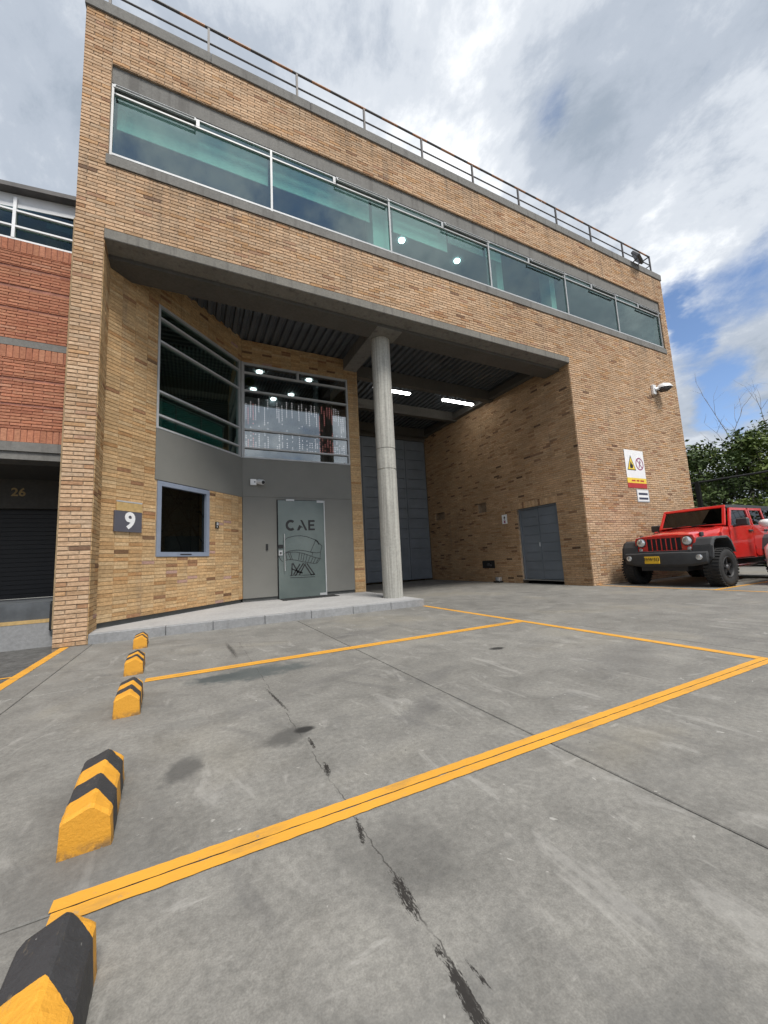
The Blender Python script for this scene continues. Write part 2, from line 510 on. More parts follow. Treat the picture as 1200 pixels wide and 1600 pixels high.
def perf_mat():
    mt, nt, b = new_mat('perforated_ceiling_panel')
    p = stretch(nt, pos(nt), (11, 11, 11))
    sp_ = N(nt, 'ShaderNodeSeparateXYZ', i0=p)
    fx = math_n(nt, 'ABSOLUTE', math_n(nt, 'SUBTRACT', math_n(nt, 'FRACT', sp_.outputs[0]), .5))
    fz = math_n(nt, 'ABSOLUTE', math_n(nt, 'SUBTRACT', math_n(nt, 'FRACT', sp_.outputs[1]), .5))
    mk = maprange(nt, math_n(nt, 'MAXIMUM', fx, fz), .30, .20)
    setc(nt, b, mixc(nt, mk, (.42, .43, .43), (.012, .012, .012)))
    b.inputs['Roughness'].default_value = .8
    return mt


M['perf'] = perf_mat()


# ------------------------------------------------------------------ mesh helpers
class MB:
    def __init__(s):
        s.v, s.f, s.mi, s.mats, s.cols = [], [], [], [], None

    def slot(s, m):
        if m not in s.mats:
            s.mats.append(m)
        return s.mats.index(m)

    def face(s, idx, m=0):
        s.f.append(idx)
        s.mi.append(m)

    def add(s, pts, faces, m=0):
        b = len(s.v)
        s.v += [tuple(p) for p in pts]
        for f in faces:
            s.face([b+i for i in f], m)

    def box(s, x0, x1, y0, y1, z0, z1, m=0):
        s.add([(x0, y0, z0), (x1, y0, z0), (x1, y1, z0), (x0, y1, z0), (x0, y0, z1), (x1, y0, z1), (x1, y1, z1), (x0, y1, z1)],
              [(0, 3, 2, 1), (4, 5, 6, 7), (0, 1, 5, 4), (1, 2, 6, 5), (2, 3, 7, 6), (3, 0, 4, 7)], m)
        return s

    def cbox(s, x0, x1, y0, y1, z0, z1, c=.01, m=0):
        """box with chamfered edges"""
        pts = []
        for sx, (a, bx) in enumerate(((x0, x1), (x0, x1))):
            pass
        cs = [(x, y, z) for z in (0, 1) for y in (0, 1) for x in (0, 1)]
        P = {}
        lo, hi = (x0, y0, z0), (x1, y1, z1)
        for cxyz in cs:
            for ax in range(3):
                q = []
                for k in range(3):
                    base = hi[k] if cxyz[k] else lo[k]
                    if k != ax:
                        base += -c if cxyz[k] else c
                    q.append(base)
                P[(cxyz, ax)] = len(pts)
                pts.append(tuple(q))
        F = []
        for ax in range(3):
            o1, o2 = [k for k in range(3) if k != ax]
            for sd in (0, 1):
                ring = []
                for a, b_ in ((0, 0), (1, 0), (1, 1), (0, 1)):
                    q = [0, 0, 0]
                    q[ax] = sd
                    q[o1] = a
                    q[o2] = b_
                    ring.append(P[(tuple(q), ax)])
                F.append(ring)
        for ax in range(3):
            o1, o2 = [k for k in range(3) if k != ax]
            for a in (0, 1):
                for b_ in (0, 1):
                    q0, q1 = [0, 0, 0], [0, 0, 0]
                    for q in (q0, q1):
                        q[o1] = a
                        q[o2] = b_
                    q1[ax] = 1
                    q0, q1 = tuple(q0), tuple(q1)
                    F.append([P[(q0, o1)], P[(q1, o1)], P[(q1, o2)], P[(q0, o2)]])
        for cxyz in cs:
            F.append([P[(cxyz, 0)], P[(cxyz, 1)], P[(cxyz, 2)]])
        s.add(pts, F, m)
        return s

    def fbox(s, fr, u0, u1, z0, z1, d0, d1, m=0):
        P = [fr(u, z, d) for z in (z0, z1) for (u, d) in ((u0, d0), (u1, d0), (u1, d1), (u0, d1))]
        s.add(P, [(0, 3, 2, 1), (4, 5, 6, 7), (0, 1, 5, 4), (1, 2, 6, 5), (2, 3, 7, 6), (3, 0, 4, 7)], m)
        return s

    def prism(s, poly, to3, d0, d1, m=0):
        n = len(poly)
        s.add([to3(a, b, d0) for a, b in poly]+[to3(a, b, d1) for a, b in poly],
              [list(range(n))[::-1], list(range(n, 2*n))]+[[i, (i+1) % n, n+(i+1) % n, n+i] for i in range(n)], m)
        return s

    def tube(s, pts, r, seg=8, m=0, cap=True):
        pts = [Vector(p) for p in pts]
        rs = r if isinstance(r, (list, tuple)) else [r]*len(pts)
        b0 = len(s.v)
        prev = None
        for i, p in enumerate(pts):
            t = (pts[min(i+1, len(pts)-1)]-pts[max(i-1, 0)]).normalized()
            if prev is None:
                a = t.orthogonal().normalized()
            else:
                a = (prev-t*prev.dot(t))
                a = a.normalized() if a.length > 1e-6 else t.orthogonal().normalized()
            prev = a
            c = t.cross(a)
            for k in range(seg):
                an = 2*pi*k/seg
                s.v.append(tuple(p+(a*cos(an)+c*sin(an))*rs[i]))
        for i in range(len(pts)-1):
            for k in range(seg):
                s.face([b0+i*seg+k, b0+i*seg+(k+1) % seg, b0+(i+1)*seg+(k+1) % seg, b0+(i+1)*seg+k], m)
        if cap:
            s.face([b0+k for k in range(seg)][::-1], m)
            s.face([b0+(len(pts)-1)*seg+k for k in range(seg)], m)
        return s

    def lathe(s, prof, origin, axis, seg=24, m=0, closed=False):
        """prof: list of (radius, along axis)"""
        axis = Vector(axis).normalized()
        a = axis.orthogonal().normalized()
        c = axis.cross(a)
        o = Vector(origin)
        b0 = len(s.v)
        for (r, h) in prof:
            for k in range(seg):
                an = 2*pi*k/seg
                s.v.append(tuple(o+axis*h+(a*cos(an)+c*sin(an))*r))
        n = len(prof)
        for i in range(n-1 if not closed else n):
            j = (i+1) % n
            for k in range(seg):
                s.face([b0+i*seg+k, b0+i*seg+(k+1) % seg, b0+j*seg+(k+1) % seg, b0+j*seg+k], m)
        if not closed:
            s.face([b0+k for k in range(seg)][::-1], m)
            s.face([b0+(n-1)*seg+k for k in range(seg)], m)
        return s

    def loft(s, secs, m=0, cap=True):
        b0 = len(s.v)
        n = len(secs[0])
        for sc in secs:
            s.v += [tuple(p) for p in sc]
        for i in range(len(secs)-1):
            for k in range(n-1):
                s.face([b0+i*n+k, b0+i*n+k+1, b0+(i+1)*n+k+1, b0+(i+1)*n+k], m)
        if cap:
            s.face([b0+k for k in range(n)][::-1], m)
            s.face([b0+(len(secs)-1)*n+k for k in range(n)], m)
        return s

    def ribbon(s, fr, pts, w, d0, d1, m=0):
        for (a, b) in zip(pts, pts[1:]):
            dx, dz = b[0]-a[0], b[1]-a[1]
            l = math.hypot(dx, dz) or 1
            ux, uz = dx/l, dz/l
            nx, nz = -uz*w/2, ux*w/2
            e = w*.3
            q = [(a[0]-ux*e+nx, a[1]-uz*e+nz), (a[0]-ux*e-nx, a[1]-uz*e-nz), (b[0]+ux*e-nx, b[1]+uz*e-nz), (b[0]+ux*e+nx, b[1]+uz*e+nz)]
            s.prism(q, fr, d0, d1, m)
        return s

    def mesh(s, name, mats, smooth=False):
        me = bpy.data.meshes.new(name)
        me.from_pydata(s.v, [], s.f)
        for mt in mats:
            me.materials.append(mt)
        if len(mats) > 1:
            me.polygons.foreach_set('material_index', s.mi)
        if s.cols is not None:
            at = me.color_attributes.new('Col', 'FLOAT_COLOR', 'CORNER')
            arr = []
            for f, c in zip(s.f, s.cols):
                arr += list(c)*len(f)
            at.data.foreach_set('color', arr)
        if smooth:
            me.polygons.foreach_set('use_smooth', [True]*len(me.polygons))
        me.update()
        return me


def link(name, me, parent=None, smooth_angle=None):
    o = bpy.data.objects.new(name, me)
    col.objects.link(o)
    if parent is not None:
        o.parent = parent
    return o


def build(name, mb, mats, parent=None, smooth=False, **tags):
    if isinstance(mats, str):
        mats = [mats]
    me = mb.mesh(name, [M[x] for x in mats], smooth)
    o = link(name, me, parent)
    if smooth:
        try:
            me.set_sharp_from_angle(angle=radians(38))
        except Exception:
            pass
    for k, v in tags.items():
        o[k] = v
    return o


def thing(name, label, cat, group=None, loc=(0, 0, 0)):
    o = bpy.data.objects.new(name, None)
    col.objects.link(o)
    o.location = loc
    o.empty_display_size = .2
    o['label'] = label
    o['category'] = cat
    if group:
        o['group'] = group
    return o


def frame(o, u, n):
    o, u, n = Vector(o), Vector(u).normalized(), Vector(n).normalized()
    z = Vector((0, 0, 1))

    def f(a, b, d):
        return o+u*a+z*b+n*d
    f.o, f.u, f.n = o, u, n
    return f


Y0 = 6.73
C = 9.6
XB = 9.396
ZP = .135
R2 = math.sqrt(.5)
FF = frame((0, Y0, 0), (1, 0, 0), (0, -1, 0))            # front facade, outward -y
FG = frame((0, C, 0), (1, 0, 0), (0, -1, 0))             # entrance wall
FA = frame((1.075, C, 0), (R2, R2, 0), (R2, -R2, 0))     # angled wall, u<0 runs left
FB = frame((XB, 0, 0), (0, 1, 0), (-1, 0, 0))            # bay side wall, u = y
YL = 7.3
FL = frame((0, YL, 0), (1, 0, 0), (0, -1, 0))            # neighbouring red building


def pix_scale(p):
    d = Vector(p)-Vector((0, 0, CAM_H))
    z = d.dot(fw)
    if z < .1:
        return 0, 0, 0
    return 600+CAM_F*d.dot(rt)/z, 800-CAM_F*d.dot(up)/z, z


def text_mesh(body, size, bold=0.0, ext=.002):
    cu = bpy.data.curves.new('txt', 'FONT')
    cu.body = body
    cu.size = size
    cu.align_x = 'CENTER'
    cu.align_y = 'CENTER'
    cu.offset = bold
    cu.extrude = ext
    cu.resolution_u = 4
    o = bpy.data.objects.new('txt', cu)
    col.objects.link(o)
    dg = bpy.context.evaluated_depsgraph_get()
    me = bpy.data.meshes.new_from_object(o.evaluated_get(dg))
    bpy.data.objects.remove(o)
    bpy.data.curves.remove(cu)
    me.materials.clear()
    return me


def text_obj(name, body, size, fr, u, z, d, mat, parent, bold=0.0, sx=1.0):
    me = text_mesh(body, size, bold)
    zv = Vector((0, 0, 1))
    me.transform(Matrix.Scale(sx, 4, Vector((1, 0, 0))))
    mm = Matrix.Identity(4)
    p = fr(u, z, d)
    for i in range(3):
        mm[i][0], mm[i][1], mm[i][2], mm[i][3] = fr.u[i], zv[i], fr.n[i], p[i]
    me.transform(mm)
    me.materials.append(M[mat])
    me.name = name
    return link(name, me, parent)


# ------------------------------------------------------------------ bricks
def subtract(rects, hole):
    a0, a1, b0, b1 = hole
    out = []
    for (u0, u1, z0, z1) in rects:
        if u1 <= a0 or u0 >= a1 or z1 <= b0 or z0 >= b1:
            out.append((u0, u1, z0, z1))
            continue
        if u0 < a0:
            out.append((u0, a0, z0, z1))
        if u1 > a1:
            out.append((a1, u1, z0, z1))
        m0, m1 = max(u0, a0), min(u1, a1)
        if z0 < b0:
            out.append((m0, m1, z0, b0))
        if z1 > b1:
            out.append((m0, m1, b1, z1))
    return out


def pick(palette):
    r = random.random()
    acc = 0
    for w, c in palette:
        acc += w
        if r < acc:
            return c
    return palette[0][1]


TAN = [(.32, (.535, .378, .25)), (.25, (.515, .362, .238)), (.17, (.555, .405, .275)), (.11, (.485, .33, .205)),
       (.08, (.50, .315, .175)), (.03, (.405, .240, .140)), (.028, (.43, .27, .18)), (.008, (.30, .18, .115)), (.004, (.22, .135, .09))]
TANW = [(.36, (.54, .375, .205)), (.27, (.52, .355, .19)), (.16, (.555, .40, .23)), (.12, (.485, .315, .16)),
        (.05, (.45, .265, .125)), (.02, (.32, .18, .10)), (.01, (.45, .30, .25)), (.01, (.20, .12, .07))]
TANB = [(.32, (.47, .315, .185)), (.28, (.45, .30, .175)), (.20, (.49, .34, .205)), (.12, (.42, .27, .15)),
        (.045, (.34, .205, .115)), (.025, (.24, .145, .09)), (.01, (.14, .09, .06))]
RED = [(.34, (.47, .212, .132)), (.28, (.455, .20, .124)), (.2, (.49, .236, .148)), (.12, (.42, .178, .112)), (.04, (.36, .15, .096)), (.02, (.50, .26, .175))]


def vary(c):
    k, w = random.uniform(.88, 1.10), random.uniform(-.025, .025)
    return (c[0]*k*(1+w), c[1]*k, c[2]*k*(1-w))


def brick_wall(fr, parent, region, holes, L, HC, palette, mat, bond='run', joint=(.010, .011), proud=.010, jit=.0025, n_obj=300, off=0.0, zoff=0.0, extra=()):
    """lays every brick of a wall; the ones that show largest become objects of their own"""
    u0, u1, z0, z1 = region
    rects = []
    nrow = int(math.ceil((z1-z0)/HC))
    for r in range(nrow):
        a = z0+r*HC
        b = min(z1, a+HC)
        st = u0-L*2+off+(L/2 if (bond == 'run' and r % 2) else 0)
        # a small drift per course, as laid by hand
        st += random.uniform(-.006, .006) if bond == 'run' else 0
        k = 0
        while st+k*L < u1:
            x0, x1 = max(u0, st+k*L), min(u1, st+(k+1)*L)
            k += 1
            if x1-x0 < .03:
                continue
            rs = [(x0, x1, a, b)]
            for h in holes:
                rs = subtract(rs, h)
            rects += [q for q in rs if q[1]-q[0] > .03 and q[3]-q[2] > .018]
    rects += list(extra)
    items = []
    for (a, b, c, d) in rects:
        jx, jz = joint
        q = (a+jx/2, b-jx/2, c+jz/2, d-jz/2)
        if q[1]-q[0] < .012 or q[3]-q[2] < .008:
            continue
        px, py, dz = pix_scale(fr((a+b)/2, (c+d)/2, 0))
        vis = dz > 0 and -5 < px < 1205 and -5 < py < 1605
        view = (fr((a+b)/2, (c+d)/2, 0)-Vector((0, 0, CAM_H))).normalized()
        area = (b-a)*(d-c)*abs(view.dot(fr.n))/(dz*dz) if vis else 0
        items.append((area, q, pick(palette)))
    items.sort(key=lambda t: -t[0])
    singles = [t for t in items[:n_obj] if t[0] > 0]
    rest = items[len(singles):]
    cache = {}
    for area, q, c in singles:
        w, h = round((q[1]-q[0])*200)/200, round((q[3]-q[2])*500)/500
        var = random.randrange(3)
        key = (w, h, c, var)
        if key not in cache:
            mb = MB()
            k = [random.uniform(-jit, jit) for _ in range(4)]
            cc = vary(c)
            e = .003
            P = [(-w/2, 0, -h/2), (w/2, 0, -h/2), (w/2, 0, h/2), (-w/2, 0, h/2),
                 (-w/2+e, -proud+k[0], -h/2+e), (w/2-e, -proud+k[1], -h/2+e), (w/2-e, -proud+k[2], h/2-e), (-w/2+e, -proud+k[3], h/2-e)]
            mb.add(P, [(4, 5, 6, 7), (0, 1, 5, 4), (1, 2, 6, 5), (2, 3, 7, 6), (3, 0, 4, 7)])
            mb.cols = [(*cc, 1)]*5
            cache[key] = mb.mesh('brick', [M[mat]])
        o = link('brick', cache[key], parent)
        p = fr((q[0]+q[1])/2, (q[2]+q[3])/2, -.0005+random.uniform(-.001, .0015))
        o.location = p
        o.rotation_euler = (random.uniform(-.004, .004), random.uniform(-.003, .003), math.atan2(fr.u.y, fr.u.x) if fr.u.cross(Vector((0, 0, 1))).dot(fr.n) > 0 else math.atan2(-fr.u.y, -fr.u.x))
    mb = MB()
    mb.cols = []
    e = .003
    for area, q, c in rest:
        cc = vary(c)
        dd = [proud+random.uniform(-jit, jit) for _ in range(4)]
        P = [fr(q[0], q[2], 0), fr(q[1], q[2], 0), fr(q[1], q[3], 0), fr(q[0], q[3], 0),
             fr(q[0]+e, q[2]+e, dd[0]), fr(q[1]-e, q[2]+e, dd[1]), fr(q[1]-e, q[3]-e, dd[2]), fr(q[0]+e, q[3]-e, dd[3])]
        mb.add(P, [(4, 5, 6, 7), (0, 1, 5, 4), (1, 2, 6, 5), (2, 3, 7, 6), (3, 0, 4, 7)])
        mb.cols += [(*cc, 1)]*5
    if mb.v:
        o = build('brickwork', mb, mat, parent)
        o['kind'] = 'stuff'


# ------------------------------------------------------------------ ground
g = MB()
g.box(-600, 600, -600, 900, -.6, -.06)
ground = build('ground', g, 'far_ground', kind='structure')
xs = [-1.46, -1.2, 1.62, 4.42, 7.2, 10.0, 12.8, 15.6, 18.4]
ys = [-6.5, -3.82, -1.14, 1.54, 4.22, 6.9, 9.58, 12.26, 14.3]
slab_cache = {}
for i in range(len(xs)-1):
    for j in range(len(ys)-1):
        w, d = xs[i+1]-xs[i], ys[j+1]-ys[j]
        gap = .0035
        key = (round(w, 3), round(d, 3))
        if key not in slab_cache:
            mb = MB()
            mb.cbox(-w/2+gap, w/2-gap, -d/2+gap, d/2-gap, -.055, 0, .004)
            slab_cache[key] = mb.mesh('paving_slab', [M['ground']])
        o = link('paving_slab', slab_cache[key], ground)
        o.location = ((xs[i]+xs[i+1])/2, (ys[j]+ys[j+1])/2, random.uniform(-.001, .001))
apron = build('dock_apron', MB().box(-16, -1.475, -8, YL+.3, -.055, -.045), 'asphalt', kind='structure')
yard = build('yard_pavement', MB().box(18.41, 19.2, -12, 30, -.055, -.004).box(14.95, 18.395, 14.31, 30, -.055, -.004), 'ground', kind='structure')

# painted parking lines (flush strips, split by the joint they follow)
ZL_ = .003


def strip(name, x0, x1, y0, y1, label, z=ZL_):
    mb = MB()
    n = max(2, int(max(x1-x0, y1-y0)/.03))
    jj = lambda: random.gauss(0, .0010)
    if x1-x0 > y1-y0:
        A = [(x0+(x1-x0)*i/n, y0+jj(), z) for i in range(n+1)]
        B = [(x0+(x1-x0)*i/n, y1+jj(), z) for i in range(n+1)]
    else:
        A = [(x1+jj(), y0+(y1-y0)*i/n, z) for i in range(n+1)]
        B = [(x0+jj(), y0+(y1-y0)*i/n, z) for i in range(n+1)]
    b0 = len(mb.v)
    mb.v += A+B
    for i in range(n):
        mb.face([i, i+1, n+2+i, n+1+i])
    return build(name, mb, 'yellow', kind='structure')


strip('painted_line', -.345, 4.215, 1.487, 1.5372, '')
strip('painted_line', -.352, 4.215, 1.5428, 1.592, '')
strip('painted_line', -.35, 4.118, 4.080, 4.142, '')
strip('painted_line', -.35, 4.118, 4.146, 4.208, '')
strip('painted_line', 4.12, 4.215, 1.594, 6.70, '')
strip('painted_line', 9.58, 9.66, -1.0, 6.72, '')
strip('painted_line', 9.662, 14.5, 4.17, 4.25, '')
strip('painted_line', -1.545, -1.452, -6.0, 6.70, '', .003)
strip('painted_line', -4.5, -1.55, 5.33, 5.38, '', -.041)

# ------------------------------------------------------------------ office building
bld = thing('office_building', 'large tan brick office building with a recessed entrance bay', 'building')

# front wall: mortar backing, then every brick
fwall = MB()
yb = -.0
WX0, WX1, WZ0, WZ1 = -1.26, 14.54, 7.47, 9.385
LZ0, LZ1 = 6.150, 6.318
XLft, XRgt, XIn = -1.645, 14.875, -1.265
fwall.fbox(FF, XLft+.005, XIn-.004, -.05, LZ0, -.56, 0)
fwall.fbox(FF, XLft+.005, XIn-.004, LZ0, LZ1+.001, -.25, 0)
fwall.fbox(FF, XLft+.005, XRgt-.005, LZ1+.001, WZ0, -.25, 0)
fwall.fbox(FF, XLft+.005, WX0, WZ0, WZ1, -.25, 0)
fwall.fbox(FF, WX1, XRgt-.005, WZ0, WZ1, -.25, 0)
fwall.fbox(FF, XLft+.005, XRgt-.005, WZ1, 10.30, -.25, 0)
fwall.fbox(FF, XB+.005, XRgt-.005, -.05, LZ1, -.24, 0)
front_wall = build('front_wall', fwall, 'mortar', bld)
LBR, HBR = .253, .0615
brick_wall(FF, front_wall, (XLft, XRgt, 0, 10.30), [(XIn, XB, -1, LZ1), (WX0, WX1, WZ0, WZ1)], LBR, HBR, TAN, 'brick', off=.0, n_obj=300)

FR = frame((XIn-.004, Y0, 0), (0, 1, 0), (1, 0, 0))
brick_wall(FR, front_wall, (.004, .56, .0, LZ0), [], .28, HBR, TANW, 'brick', bond='stack', joint=(.004, .005), proud=.008, n_obj=0)

# coping
cp = MB()
x = XLft-.015
while x < XRgt:
    x2 = min(x+1.9, XRgt+.015)
    cp.cbox(x+.002, x2-.002, Y0-.035, Y0+.30, 10.30, 10.52, .008)
    x = x2
build('coping', cp, 'concrete', bld)
# flank and roof mass behind so that light does not leak
build('flank_wall', MB().box(XRgt-.26, XRgt-.006, Y0+.241, 15.0, -.05, 10.29), 'mortar', bld)
build('side_wall', MB().box(XLft+.006, XLft+.25, Y0+.46, 15.0, -.05, 6.6).box(XLft+.006, XLft+.25, Y0+.26, 15.0, 6.6, 10.29), 'mortar', bld)
build('back_wall', MB().box(XLft, XRgt, 15.01, 15.2, -.05, 10.29), 'mortar', bld)
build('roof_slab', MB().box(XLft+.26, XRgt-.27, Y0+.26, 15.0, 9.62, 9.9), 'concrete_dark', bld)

# lintel over the bay
lt = MB()
lt.prism([(Y0-.028, LZ0+.012), (Y0-.02, LZ0), (Y0+.30, LZ0-.02), (Y0+.30, LZ1-.002), (Y0-.028, LZ1-.002)],
         lambda a, b, d: (d, a, b), XIn+.002, XB+.012)
build('lintel', lt, 'lintel', bld)
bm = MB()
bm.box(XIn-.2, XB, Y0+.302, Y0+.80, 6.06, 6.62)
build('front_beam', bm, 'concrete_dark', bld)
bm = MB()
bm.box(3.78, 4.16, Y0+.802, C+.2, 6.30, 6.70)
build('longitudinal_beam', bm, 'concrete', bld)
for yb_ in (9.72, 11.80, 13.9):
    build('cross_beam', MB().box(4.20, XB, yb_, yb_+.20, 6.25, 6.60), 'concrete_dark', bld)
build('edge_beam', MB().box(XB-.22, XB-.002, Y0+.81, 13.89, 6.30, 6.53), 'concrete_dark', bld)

# column with casting joints
cx, cy, cr = 3.93, 7.56, .217
cm = MB()
prof = [(cr, ZP-.01), (cr, 2.93), (cr-.010, 2.937), (cr-.010, 2.953), (cr, 2.96), (cr, 3.40), (cr-.010, 3.407), (cr-.010, 3.425), (cr, 3.432), (cr, 6.075)]
cm.lathe(prof, (cx, cy, 0), (0, 0, 1), 40)
build('column', cm, 'column', bld, smooth=True)
build('column_head', MB().box(3.62, 4.24, 7.04, 7.54, 6.052, 6.149), 'lintel', bld)

# corrugated deck over the recess: ribs run inwards
dk = MB()


def deck(x0, x1, y0, y1, z):
    p = .19
    n = int((x1-x0)/p)
    pr = []
    for i in range(n+1):
        b = x0+i*p
        pr += [(b, 0), (b+.085, 0), (b+.110, .058), (b+.165, .058)]
    pr.append((x1, 0))
    pr = [(min(a, x1), h) for a, h in pr]
    b0 = len(dk.v)
    for (a, h) in pr:
        dk.v.append((a, y0, z+h))
        dk.v.append((a, y1, z+h))
    for i in range(len(pr)-1):
        dk.face([b0+2*i, b0+2*i+1, b0+2*i+3, b0+2*i+2])
    dk.box(x0, x1, y0, y1, z+.07, z+.2)


deck(-2.2, 3.80, Y0+.803, C+.3, 6.62)
deck(4.15, XB, Y0+.803, 15.0, 6.61)
build('ceiling_deck', dk, 'deck', bld)

# upper ribbon windows
mull = [-1.245, 1.325, 3.925, 6.83, 9.73, 12.11, 14.515]
half = [.03, 2.63, 5.39, 8.28, 10.94, 13.33]
openl = [0, 1, 1, 1, 1, 1]
zb, zt1, zt2 = 7.735, 8.885, 9.045
build('window_head', MB().fbox(FF, WX0+.001, WX1-.001, zt2+.02, WZ1-.001, -.22, -.028), 'concrete', bld)
sl = MB()
sl.prism([(Y0-.03, 7.475), (Y0+.20, 7.475), (Y0+.20, 7.68), (Y0-.03, 7.645)], lambda a, b, d: (d, a, b), WX0-.03, WX1+.03)
build('window_sill', sl, 'concrete', bld)
for i in range(6):
    a, b, h = mull[i], mull[i+1], half[i]
    fr_ = MB()
    r = .019
    d0, d1 = -.095, -.035
    fr_.fbox(FF, a-r if i == 0 else a+.0005, a+r, 7.66, zt2+.019, d0, d1)
    if i == 5:
        fr_.fbox(FF, b-r, b+r-.005, 7.66, zt2+.019, d0, d1)
        e1 = b-r
    else:
        fr_.fbox(FF, b-r, b-.0005, 7.66, zt2+.019, d0, d1)
        e1 = b-r
    e0 = a+r
    fr_.fbox(FF, e0, e1, zb-.018, zb+.016, d0+.005, d1+.004)
    fr_.fbox(FF, e0, e1, zt1-.014, zt1+.014, d0+.005, d1+.002)
    fr_.fbox(FF, e0, e1, zt2-.012, zt2+.018, d0+.005, d1-.002)
    fr_.fbox(FF, h-.028, h+.028, zt1+.0225, zt2-.0125, d0+.006, d1+.001)
    fr_.fbox(FF, h-.028, h+.028, 7.66, zb-.0255, d0+.006, d1+.001)
    w = build('window', fr_, 'alu', bld)
    pn = MB().fbox(FF, e0, e1, zb+.0165, zt1-.0145, -.070, -.064)
    build('pane', pn, 'glass', w)
    build('pane', MB().fbox(FF, e0, e1, 7.662, zb-.026, -.090, -.086), 'glass', w)
    ho, hc = ((e0, h-.029), (h+.029, e1)) if openl[i] == 0 else ((h+.029, e1), (e0, h-.029))
    build('pane', MB().fbox(FF, hc[0], hc[1], zt1+.023, zt2-.013, -.070, -.065), 'glass', w)
    # top-hung vent, pushed open a little
    vt = MB()
    tl = .075
    z0_, z1_ = zt1+.006, zt2-.006

    def VF(u, z, d, z0_=z0_, z1_=z1_, tl=tl):
        return FF(u, z, -.034+d+tl*(z1_-z)/(z1_-z0_))
    vt.fbox(VF, ho[0]+.004, ho[1]-.004, z0_, z0_+.022, .0, .022)
    vt.fbox(VF, ho[0]+.004, ho[1]-.004, z1_-.018, z1_, .0, .022)
    vt.fbox(VF, ho[0]+.004, ho[0]+.028, z0_+.0225, z1_-.0185, .0, .022)
    vt.fbox(VF, ho[1]-.028, ho[1]-.004, z0_+.0225, z1_-.0185, .0, .022)
    v_ = build('vent_sash', vt, 'alu', w)
    # blinds where the photo shows them drawn
    for (bx0, bx1, bz) in {0: [(-1.20, 1.29, 8.42)], 1: [(1.36, 3.50, 8.47)], 2: [(4.10, 5.62, 8.46), (5.66, 6.79, 8.74)],
                           3: [(6.87, 7.42, 8.76)]}.get(i, []):
        bl = MB().fbox(FF, bx0, bx1, bz, 9.02, -.212, -.209)
        bl.fbox(FF, bx0, bx1, bz-.02, bz, -.218, -.203)
        build('roller_blind', bl, 'blind', w)
# the office behind the glass
rm = MB()
rm.fbox(FF, -1.26, 14.53, 7.45, 7.55, -5.2, -.252)
rm.fbox(FF, -1.26, 14.53, 9.40, 9.5, -5.2, -.252)
rm.fbox(FF, -1.26, 14.53, 7.55, 9.40, -5.3, -5.2)
rm.fbox(FF, -1.36, -1.262, 7.55, 9.40, -5.2, -.252)
rm.fbox(FF, 14.532, 14.6, 7.55, 9.40, -5.2, -.252)
build('office_room', rm, 'room', bld)
for (a, b, d) in ((3.60, 4.06, -.26), (7.45, 7.68, -.45), (9.45, 9.66, -.35)):
    build('inner_column', MB().fbox(FF, a, b, 7.551, 9.399, d-.35, d), 'white_col', bld)
for k, (u, y) in enumerate(((4.95, 7.96), (6.77, 7.96))):
    t = MB().lathe([(.075, 9.36), (.085, 9.375), (.085, 9.398)], (u, y, 0), (0, 0, 1), 20)
    o = build('ceiling_downlight', t, 'lamp_disc')
    o['label'] = ['round lit downlight in upper office, beside the white inner column', 'round lit downlight in upper office, right of the lower blind'][k]
    o['category'] = 'ceiling light'
    o['group'] = 'office downlights'

# ---- angled wall of the recess
SU0, SU1 = -2.37, -.055            # upper window
QU0, QU1, QZ0, QZ1 = -2.32, -1.06, 1.205, 2.585
ZW0, ZW1 = 3.565, 6.02
aw = MB()
PT = .215                          # plinth top
aw.fbox(FA, -3.75, SU0, PT, 6.68, -.25, 0)
aw.fbox(FA, SU0, .0, ZW1, 6.68, -.25, 0)
aw.fbox(FA, SU0, QU0, PT, 2.60, -.25, 0)
aw.fbox(FA, QU0, QU1, PT, QZ0, -.25, 0)
aw.fbox(FA, QU1, -.002, PT, 2.60, -.25, 0)
angled_wall = build('angled_wall', aw, 'mortar_tight', bld)
brick_wall(FA, angled_wall, (-3.62, -.004, PT, 6.66), [(SU0, 1, 2.60, ZW1), (QU0, QU1, QZ0, 2.61)], .245, .0615, TANW, 'brick',
           bond='stack', joint=(.005, .005), proud=.008, jit=.002, n_obj=300, off=.055)
build('plinth', MB().fbox(FA, -3.75, -.03, ZP-.02, PT-.0005, -.25, -.03).fbox(FG, 1.08, 3.87, ZP-.02, PT-.0005, -.25, -.03), 'plinth', bld)
build('cladding_panel', MB().fbox(FA, SU0+.001, -.002, 2.602, ZW0-.004, -.2, .012), 'stucco', bld)


def lobby_window(fr, u0, u1, top_split, gmat):
    fm = MB()
    t = .022
    fm.fbox(fr, u0, u0+2*t, ZW0, ZW1, -.08, .014)
    fm.fbox(fr, u1-2*t, u1, ZW0, ZW1, -.08, .014)
    zs = [ZW0+.02, 3.83, 4.29, 5.29, 5.76, ZW1-.02]
    for z in zs:
        fm.fbox(fr, u0+2*t+.0005, u1-2*t-.0005, z-.018, z+.018, -.075, .017)
    if top_split:
        fm.fbox(fr, top_split-.03, top_split+.03, 5.7785, ZW1-.0385, -.07, .016)
    w = build('window', fm, 'alu', bld)
    for z, z2 in zip(zs, zs[1:]):
        build('pane', MB().fbox(fr, u0+2*t, u1-2*t, z+.0185, z2-.0185, -.045, -.037), gmat, w)
    return w


lobby_window(FA, SU0, SU1, None, 'glass_dark')
lobby_window(FG, 1.095, 3.875, 2.48, 'glass_clear')
build('corner_post', MB().tube([(1.085, C-.012, ZW0), (1.085, C-.012, ZW1)], .03, 10), 'alu', bld)

